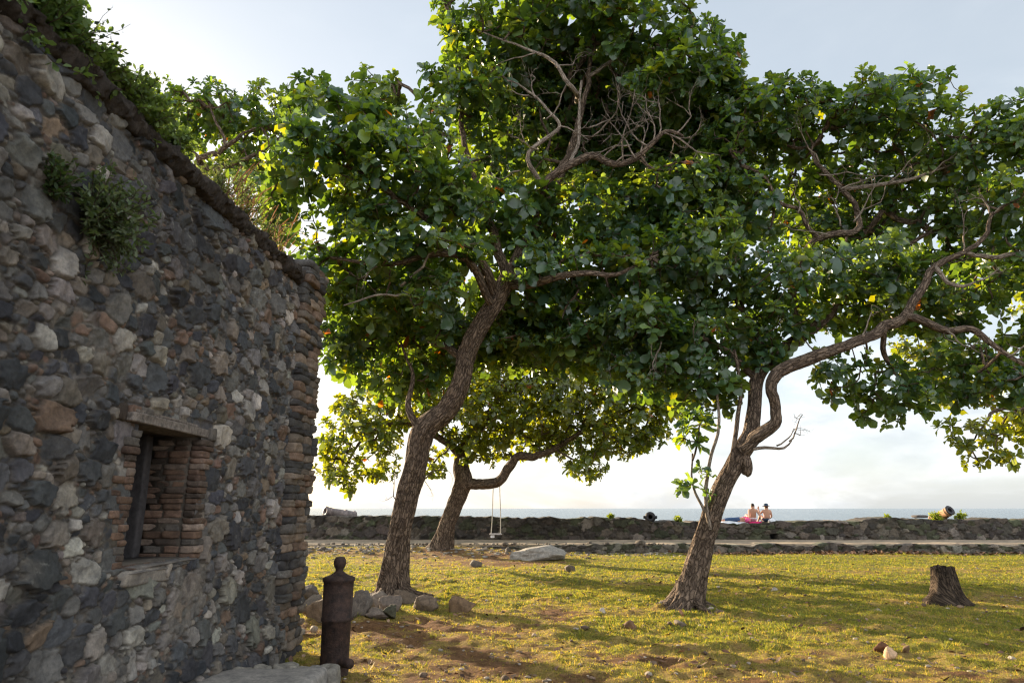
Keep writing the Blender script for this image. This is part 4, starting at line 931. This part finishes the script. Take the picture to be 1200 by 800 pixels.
# flat slab and lumps on the sea wall
ac = Acc(); q = P(1078, 607, SY+.4); stone_box(ac, (q[0], q[1], walltop_z(q[0])+.10), (.28, .25, .06), .1, 6, 5, .1, (.09, .08, .075)); tag(ac.build('stone_slab', M['rock'], None, origin=(q[0], q[1], walltop_z(q[0])+.05)), 'flat dark stone slab lying on the sea wall left of the sandy cannon', 'slab')

# ------------------------------------------------------------------ tree stump
sb = gp(1110, 706)
st = empty('tree_stump', sb, 'weathered dark tree stump with a split top, on the grass at the right', 'stump')
ac = Acc(); zs = np.linspace(-.05, .62, 26); pts = np.array([sb+np.array([.0+.02*z, 0, z]) for z in zs]); rad = .185+.20*np.exp(-np.maximum(zs, 0)/.20)
tube(ac, pts, rad, 56, .17, 77, lambda s, th: 1+.30*np.exp(-s/.22)*np.cos(3*th+.5)+.05*np.cos(7*th), cap=False)
Vt = ac.v[0]; k = Vt[:, 2] > .45; ang = np.arctan2(Vt[:, 1]-sb[1], Vt[:, 0]-sb[0]); Vt[:, 2] += np.where(k, (.06*fbm(np.cos(ang)*2.4, np.sin(ang)*2.4, None, 12, 3)-.16*np.exp(-((ang+1.9)/.20)**2)-.05*np.exp(-((ang+.9)/.15)**2))*(Vt[:, 2]-.45)/.17, 0)
ac.build('bark', M['stumpbark'], st)
ring = Vt[-56:]; cen = ring.mean(0)-np.array([0, 0, .10]); ac = Acc(); q = np.vstack([ring*(1-t)+cen*t+np.array([0, 0, -.05*math.sin(t*3)])+np.c_[np.zeros((56, 2)), .02*fbm(np.arange(56)*.5, np.full(56, t*9), None, 4)] for t in (0.02, .12, .4, .75, .98)])
i = np.arange(5*56).reshape(5, 56); j = np.roll(i, -1, 1); ac.add(q, np.stack([i[:-1], j[:-1], j[1:], i[1:]], -1).reshape(-1, 4), None, np.c_[q[:, 0], q[:, 1]]); ac.build('cut_top', M['stumpbark'], st)

# ------------------------------------------------------------------ cannons
def cannon_profile(Lg, r):      # breech ball at z=0 end ... muzzle at z=Lg
    return [(0.0, -.30*r), (.22*r, -.26*r), (.36*r, -.05*r), (.40*r, .15*r), (.34*r, .38*r), (.22*r, .55*r), (.20*r, .72*r), (.45*r, .82*r), (.85*r, 1.05*r), (.98*r, 1.18*r), (1.08*r, 1.22*r), (1.10*r, 1.38*r), (1.0*r, 1.42*r), (.97*r, 1.6*r), (.93*r, Lg*.42), (1.0*r, Lg*.425), (1.0*r, Lg*.445), (.86*r, Lg*.45), (.74*r, Lg*.86), (.80*r, Lg*.865), (.80*r, Lg*.88), (.72*r, Lg*.885), (.82*r, Lg*.97), (.84*r, Lg), (.40*r, Lg), (.38*r, Lg*.98), (.38*r, Lg*.7), (0, Lg*.7)]
# bollard: cannon planted muzzle down
bp = gp(391, 789); s = bp[1]/F
bo = empty('cannon_bollard', bp, 'rusty dark iron cannon planted upright as a bollard with a ball finial', 'bollard')
r = .158; Ht = 1.15
prof = [(.0, Ht), (.045, Ht-.006), (.062, Ht-.035), (.066, Ht-.065), (.058, Ht-.10), (.042, Ht-.125), (.040, Ht-.145), (.06, Ht-.165), (.10, Ht-.19), (.15, Ht-.205), (.166, Ht-.214), (.168, Ht-.245), (.157, Ht-.255), (.154, Ht-.30), (.153, Ht-.60), (.160, Ht-.606), (.160, Ht-.635), (.148, Ht-.645), (.144, .12), (.142, -.25)]
ac = Acc(); lathe(ac, prof[::-1], Matrix.Translation(Vector(bp.tolist())), 48, rough=.02); ac.build('barrel', M['iron'], bo)
for sg, Lt in ((1, .285), (-1, .21)):
    ac = Acc(); lathe(ac, [(0.048, .10), (.048, Lt-.01), (.042, Lt), (0, Lt+.001)], frame(bp+np.array([0, 0, .13]), (.74*sg, -.67*sg, .0)), 20); ac.build('trunnion', M['iron'], bo)
def cannon(name, label, muzzle_px, d, axis, r, Lg, mat, muzzle_mat):
    q = P(*muzzle_px, d); ax = nrm(np.array(axis, float)); b0 = q-ax*Lg
    o = empty(name, (b0+q)/2*np.array([1, 1, 0])+np.array([0, 0, walltop_z(q[0])]), label, 'cannon', 'cannons on the sea wall')
    pr = np.array(cannon_profile(Lg, r)); ac = Acc(); lathe(ac, pr[:23], frame(b0, ax), 32, rough=.02); ac.build('barrel', M[mat], o)
    ac = Acc(); lathe(ac, [pr[22]*1.0, pr[23]*np.array([1.0, 1.002]), pr[24]*np.array([1, 1.002]), pr[25], pr[26], pr[27]], frame(b0, ax), 32); ac.build('muzzle', M[muzzle_mat], o)
    for sgn in (-1, 1):
        ac = Acc(); side = nrm(np.cross(ax, [0, 0, 1]))*sgn; lathe(ac, [(.3*r, .6*r), (.3*r, 1.3*r), (.25*r, 1.36*r), (0, 1.36*r)], frame(b0+ax*Lg*.5, side), 14); ac.build('trunnion', M[mat], o)
    return o
cannon('cannon', 'cannon with sandy rusted barrel and dark round muzzle between two bright weeds', (1113.5, 597.5), 32.2, (.24, -.85, .46), .27, 1.4, 'ironsand', 'irondark')
cannon('cannon', 'dark cannon pointing straight inland, only its round muzzle showing above the sea wall', (762, 605.5), 31.9, (-.19, -.98, .02), .235, 1.9, 'irondark', 'irondark')
cannon('cannon', 'pale weathered cannon lying on the sea wall beside the corner of the building', (381, 598.5), 32.3, (-.60, -.62, .16), .27, 1.9, 'irongrey', 'irongrey')
# weeds on the sea wall
for i, (px, py, sz_, n, lab) in enumerate([(1097, 609, .42, 30, 'bright green weed on the sea wall just left of the sandy cannon'), (1127, 609, .38, 30, 'bright green weed on the sea wall just right of the sandy cannon'), (716, 607, .14, 16, 'small weed tuft on the sea wall left of the dark cannon'), (795, 611, .26, 30, 'yellow green weed mat on the sea wall beside the forked trunk'), (1040, 606, .13, 22, 'short green weed on the sea wall above the leaf drift')]):
    q = P(px, py, SY+.35); q[2] = walltop_z(q[0])+.02
    bush('sea_wall_weed', lab, 'weed', q, sz_, n, rb, (.08, .16), 12, ((.22, .27, .03), (.26, .28, .035), (.16, .20, .03)), (0, 0, .8), spread=.7 if i < 2 else 1.1, wf=.4, group='weeds on the sea wall')
# ------------------------------------------------------------------ swing
sw = P(581, 625, 26.35); ztop = P(581, 571, 26.3)[2]
so = empty('rope_swing', (sw[0], sw[1], sw[2]), 'pale rope swing with a short plank seat hanging from the low crooked limb', 'swing')
for (a, b) in ((575.5, 578.5), (586.5, 586.0)):
    q0 = P(a, 625, 26.35); q1 = P(b, 569, 26.35); pts = np.array([q0+(q1-q0)*t+np.array([.012*math.sin(t*5), 0, 0]) for t in np.linspace(0, 1, 10)])
    ac = Acc(); tube(ac, pts, [.016]*10, 6); ac.u = []; ac.build('rope', M['rope'], so)
ac = Acc(); q = P(581, 625.5, 26.35); stone_box(ac, q, (.23, .11, .025), 0, 6, 12, .02, (.5, .48, .46)); ac.c = []; ac.build('seat', M['plank'], so)
ac = Acc(); q = P(577.3, 628, 26.35); stone_box(ac, q, (.07, .05, .055), 0, 6, 8, .04, (.6, .6, .6)); ac.c = []; ac.build('seat_block', M['white'], so)

# ------------------------------------------------------------------ people
def skin(name, chains, mat, parent, sub=2, root=0):
    """chains: list of [(x,y,z,r)...]; a vertex given twice (same coordinates) is shared"""
    me = bpy.data.meshes.new(name); idx = {}; V = []; E = []; Rr = []
    for ch in chains:
        prev = None
        for (x, y, z, r) in ch:
            k = (round(x, 4), round(y, 4), round(z, 4))
            if k not in idx: idx[k] = len(V); V.append((x, y, z)); Rr.append(r)
            if prev is not None and prev != idx[k]: E.append((prev, idx[k]))
            prev = idx[k]
    me.from_pydata(V, E, []); o = bpy.data.objects.new(name, me); COL.objects.link(o); o.parent = parent
    md = o.modifiers.new('skin', 'SKIN'); md.use_smooth_shade = True
    for i, r in enumerate(Rr): me.skin_vertices[0].data[i].radius = (r, r)
    me.skin_vertices[0].data[root].use_root = True
    s = o.modifiers.new('sub', 'SUBSURF'); s.levels = sub; s.render_levels = sub
    dg = bpy.context.evaluated_depsgraph_get(); ev = o.evaluated_get(dg); m2 = bpy.data.meshes.new_from_object(ev)
    o.modifiers.clear(); o.data = m2; m2.materials.clear(); m2.materials.append(mat)
    m2.polygons.foreach_set('use_smooth', np.ones(len(m2.polygons), dtype=bool))
    return o
def hand(w, d, side):
    """wrist point, direction: five short finger chains from the palm"""
    w = np.array(w); d = nrm(np.array(d)); s = nrm(np.array(side)); palm = w+d*.075
    ch = [[(*w, .026), (*palm, .034)]]
    for k, (o, L) in enumerate([(-.03, .075), (-.01, .09), (.01, .085), (.03, .065)]):
        b = palm+s*o+d*.02; ch.append([(*palm, .034), (*b, .011), (*(b+d*L*.55+np.array([0, 0, -.012])), .010), (*(b+d*L+np.array([0, 0, -.03])), .008)])
    b = w+d*.035-s*.035; ch.append([(*w, .026), (*b, .012), (*(b+d*.045-s*.025), .009)])
    return ch
def sitter(label, loc, mirror=1, arm='back', lean=.12):
    """sits facing +y (the sea), back to the camera; local units metres"""
    o = empty('person', loc, label, 'person'); m = mirror
    pel = (0, 0, .11, .135); wa = (0, -lean*.35, .30, .115); chs = (0, -lean*.75, .45, .135); nk = (0, -lean*.95, .575, .055); h1 = (0, -lean*.9+.01, .655, .085); h2 = (0, -lean*.8+.015, .745, .085)
    ch = [[pel, wa, chs, nk, h1, h2], [h1, (0, -lean*.9+.105, .665, .018)]]
    for s in (-1, 1):
        sh = (s*.175, -lean*.8, .50, .062); ch.append([chs, sh]); 
        if arm == 'back':
            el = (s*.25, -lean-.14, .27, .042); wr = (s*.27, -lean-.20, .055, .027); hd = (s*.2, -1, -.05)
        elif s*m < 0: el = (s*.30, .04, .36, .040); wr = (s*.31, .10, .58, .026); hd = (-s*.1, .3, 1)
        else: el = (s*.24, .02, .25, .040); wr = (s*.15, .22, .14, .026); hd = (-s*.2, 1, -.2)
        ch.append([sh, el, wr]); ch += hand(wr[:3], hd, (1, 0, 0))
        hp = (s*.10, .04, .095, .10); kn = (s*.14, .44, .30, .062); an = (s*.12, .80, .06, .038); ft = (s*.13, .95, .035, .03)
        ch += [[pel, hp, kn, an, ft]]
        ch.append([h1, (s*.088, -lean*.9, .67, .016)])
    b = skin('body', ch, M['skin'], o); return o, nk, h1, h2
zt = walltop_z(P(882, 610, SY)[0])+.05
qa = P(882.5, 612, SY+.45); qa[2] = zt
o, nk, h1, h2 = sitter('bare backed person with dark tied up hair sitting on the magenta towel', qa, 1, 'back')
skin('hair', [[(h1[0], h1[1]-.035, h1[2]+.01, .078), (h2[0], h2[1]-.02, h2[2]+.005, .096)], [(h2[0], h2[1]-.02, h2[2]+.005, .096), (h2[0], h2[1]-.07, h2[2]+.065, .05)]], M['hair'], o)
skin('shorts', [[(0, 0, .11, .15), (0, -.02, .19, .14)], [(0, 0, .11, .15), (.105, .06, .105, .118), (.115, .18, .165, .10)], [(0, 0, .11, .15), (-.105, .06, .105, .118), (-.115, .18, .165, .10)]], M['white'], o)
qb = P(899, 611.5, SY+.55); qb[2] = walltop_z(qb[0])+.0
o, nk, h1, h2 = sitter('person in a dark sun hat sitting with one hand raised', qb, 1, 'up', .05)
skin('hair', [[(h1[0], h1[1]-.03, h1[2]-.03, .070), (h1[0], h1[1]-.02, h1[2]+.05, .09)]], M['hair'], o)
ac = Acc(); lathe(ac, [(.17, -.012), (.172, 0.0), (.10, .012), (.098, .06), (.085, .095), (.04, .11), (0, .112)], frame(np.array(qb)+np.array([h2[0], h2[1], h2[2]-.01]), (0, .1, 1)), 28); ac.build('hat', M['navy'], o)
skin('shorts', [[(0, 0, .11, .15), (0, -.01, .18, .14)], [(0, 0, .11, .15), (.105, .06, .105, .118), (.115, .18, .165, .10)], [(0, 0, .11, .15), (-.105, .06, .105, .118), (-.115, .18, .165, .10)]], M['navy'], o)
# lying person: feet to the left
ql = P(862, 612, SY+.40); ql[2] = walltop_z(ql[0])+.05
o = empty('person', ql, 'person in blue jeans and pink top lying on the sea wall', 'person')
pel = (.18, 0, .12, .125); ch = [[pel, (.38, 0, .12, .11), (.55, 0, .13, .125), (.68, .02, .13, .05), (.77, .03, .14, .08), (.86, .03, .15, .08)], [(.77, .03, .14, .08), (.78, .03, .235, .016)]]
for s in (-1, 1):
    ch.append([pel, (.06, s*.09, .11, .09), (-.30, s*.10, .13, .06), (-.66, s*.11, .06, .036), (-.70, s*.12, .16, .028)])
    wr = (.20, s*.24, .05, .026); ch.append([(.55, 0, .13, .125), (.57, s*.17, .12, .058), (.38, s*.24, .06, .04), wr]); ch += hand(wr[:3], (-1, 0, 0), (0, 1, 0))
skin('body', ch, M['skin'], o)
skin('jeans', [[(.26, 0, .12, .13), pel[:3]+(.138,)]]+[[pel[:3]+(.138,), (.06, s*.09, .11, .105), (-.30, s*.10, .13, .075), (-.55, s*.11, .085, .058)] for s in (-1, 1)], M['denim'], o)
skin('top', [[(.28, 0, .12, .125), (.38, 0, .12, .122), (.55, 0, .13, .137), (.60, 0, .13, .10)]]+[[(.55, 0, .13, .137), (.57, s*.17, .12, .072), (.50, s*.20, .10, .06)] for s in (-1, 1)], M['pink'], o)
skin('hair', [[(.80, .03, .13, .083), (.89, .03, .14, .088)]], M['hair'], o)
def towel(name, label, px, py, d, w, dp, mat, rz=0.):
    q = P(px, py, d); q[2] = walltop_z(q[0])+.045; n = 14
    X, Y = np.meshgrid(np.linspace(-w/2, w/2, n), np.linspace(-dp/2, dp/2, n), indexing='ij'); Z = .015*fbm(X*6, Y*6, None, int(px), 2)+.012
    Z = Z-np.maximum(0, -(Y+dp/2-.10))*1.2
    top = np.stack([X, Y, Z], -1).reshape(-1, 3)+q; bot = top-np.array([0, 0, .012]); f = grid_faces(n, n); 
    e = np.concatenate([np.arange(n), (np.arange(1, n)*n+n-1), ((n-1)*n+np.arange(n-2, -1, -1)), (np.arange(n-2, 0, -1)*n)])
    side = np.stack([e, np.roll(e, -1), np.roll(e, -1)+n*n, e+n*n], -1)
    return tag(mesh(name, np.vstack([top, bot]), np.vstack([f, f[:, ::-1]+n*n, side]), M[mat], None, origin=q), label, 'towel')
towel('towel', 'magenta towel spread under the bare backed sitter', 882, 612.5, SY+.45, .62, .8, 'magenta')
towel('towel', 'white towel under the lying person in jeans', 862, 612.5, SY+.42, 1.35, .75, 'white')
q = P(876.3, 611, SY+.12); q[2] = walltop_z(q[0])+.12; ac = Acc(); stone_box(ac, q, (.12, .09, .10), .2, 6, 3, .08, (.7, .1, .3)); ac.c = []
bg = empty('bag', q-np.array([0, 0, .1]), 'small round pink bag on the sea wall in front of the towels', 'bag'); ac.build('pouch', M['pink'], bg)
ac = Acc(); tube(ac, [q+np.array([.07*math.cos(t), 0, .075+.07*math.sin(t)]) for t in np.linspace(0, math.pi, 9)], [.010]*9, 6); ac.u = []; ac.build('handle', M['magenta'], bg)
q = P(905, 611.5, SY+.25); q[2] = walltop_z(q[0])+.06; ac = Acc(); stone_box(ac, q, (.17, .12, .10), .3, 10, 2.6, .22, (.7, .7, .7)); ac.c = []
tag(ac.build('cloth', M['white'], None, origin=q), 'crumpled white cloth beside the person in the dark hat', 'cloth')

# ------------------------------------------------------------------ camera, light, sky
SUN_AZ = R(-41); SUN_EL = R(13)
sd = Vector((math.sin(SUN_AZ)*math.cos(SUN_EL), math.cos(SUN_AZ)*math.cos(SUN_EL), math.sin(SUN_EL)))
sl = bpy.data.lights.new('sun', 'SUN'); sl.energy = 5.0; sl.angle = R(.5); sl.color = (1, .80, .55)
so_ = bpy.data.objects.new('sun', sl); COL.objects.link(so_); so_.rotation_euler = (-sd).to_track_quat('-Z', 'Y').to_euler(); so_.location = (-30, 40, 30)
w = bpy.data.worlds.new('World'); sc.world = w; w.use_nodes = True; nt = w.node_tree; nt.nodes.clear()
out = nt.nodes.new('ShaderNodeOutputWorld'); bg = nt.nodes.new('ShaderNodeBackground'); lk(nt, bg.outputs[0], out.inputs[0])
sky = nt.nodes.new('ShaderNodeTexSky'); sky.sky_type = 'NISHITA'; sky.sun_disc = False; sky.sun_elevation = SUN_EL; sky.sun_rotation = SUN_AZ; sky.air_density = 1.0; sky.dust_density = 1.6; sky.ozone_density = 1.0
tc = nt.nodes.new('ShaderNodeTexCoord').outputs['Generated']; sep = nt.nodes.new('ShaderNodeSeparateXYZ'); lk(nt, tc, sep.inputs[0])
# thin cloud veil: milky white near the horizon, soft cumulus bank low over the sea
mp = N(nt, 'ShaderNodeMapping'); mp.inputs['Scale'].default_value = (1, 1, 2.6); lk(nt, tc, mp.inputs[0])
cn = noise_node(nt, mp.outputs[0], 4.2, 9, .58, .4)
cl = ramp(nt, cn.outputs[0], [(.38, (0, 0, 0)), (.66, (1, 1, 1))])
hz = ramp(nt, sep.outputs[2], [(0, (1, 1, 1)), (.10, (.85,)*3), (.36, (.30,)*3), (.75, (.12,)*3)])
cf = mixc(nt, 'MULTIPLY', 1, cl.outputs[0], ramp(nt, sep.outputs[2], [(0, (.9,)*3), (.30, (.6,)*3), (.50, (.06,)*3)]).outputs[0])
c1 = mixc(nt, 'MIX', ramp(nt, sep.outputs[2], [(0, (.55,)*3), (.25, (.5,)*3), (.8, (.42,)*3)]).outputs[0], sky.outputs[0], (6.0, 6.5, 6.9))
shade = ramp(nt, noise_node(nt, mp.outputs[0], 7.5, 6, .55).outputs[0], [(.35, (4.6, 4.9, 5.3)), (.65, (8.2, 8.2, 8.1))])
c2 = mixc(nt, 'MIX', cf, c1, shade.outputs[0])
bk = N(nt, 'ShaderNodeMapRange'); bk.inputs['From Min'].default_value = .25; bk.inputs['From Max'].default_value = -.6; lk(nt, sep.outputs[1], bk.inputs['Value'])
far = ramp(nt, noise_node(nt, mp.outputs[0], 3.0, 7, .55).outputs[0], [(.3, (7.5, 8.4, 9.8)), (.65, (15, 15.2, 15.5))])  # bright cloud bank added behind the camera to fill the shade
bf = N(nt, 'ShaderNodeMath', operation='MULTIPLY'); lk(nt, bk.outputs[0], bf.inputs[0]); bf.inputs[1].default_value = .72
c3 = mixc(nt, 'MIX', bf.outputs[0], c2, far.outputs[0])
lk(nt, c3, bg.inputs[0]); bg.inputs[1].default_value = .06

cam = bpy.data.cameras.new('camera'); co = bpy.data.objects.new('camera', cam); COL.objects.link(co)
cam.sensor_width = 36; cam.lens = 36*F/1200; cam.clip_start = .05; cam.clip_end = 100000
co.location = (0, 0, CH); co.rotation_euler = (R(90)+PITCH, 0, 0); sc.camera = co
cam.dof.use_dof = True; cam.dof.focus_distance = 15; cam.dof.aperture_fstop = 4.0
vs = sc.view_settings; sc.display_settings.display_device = 'sRGB'
vs.view_transform = 'Standard'; vs.look = 'None'; vs.exposure = 1.6; vs.gamma = 1; vs.use_curve_mapping = False
cy = sc.cycles if hasattr(sc, 'cycles') else None
if cy:
    cy.max_bounces = 8; cy.diffuse_bounces = 4; cy.transmission_bounces = 6; cy.transparent_max_bounces = 6
    cy.use_denoising = True; cy.filter_width = 1.25
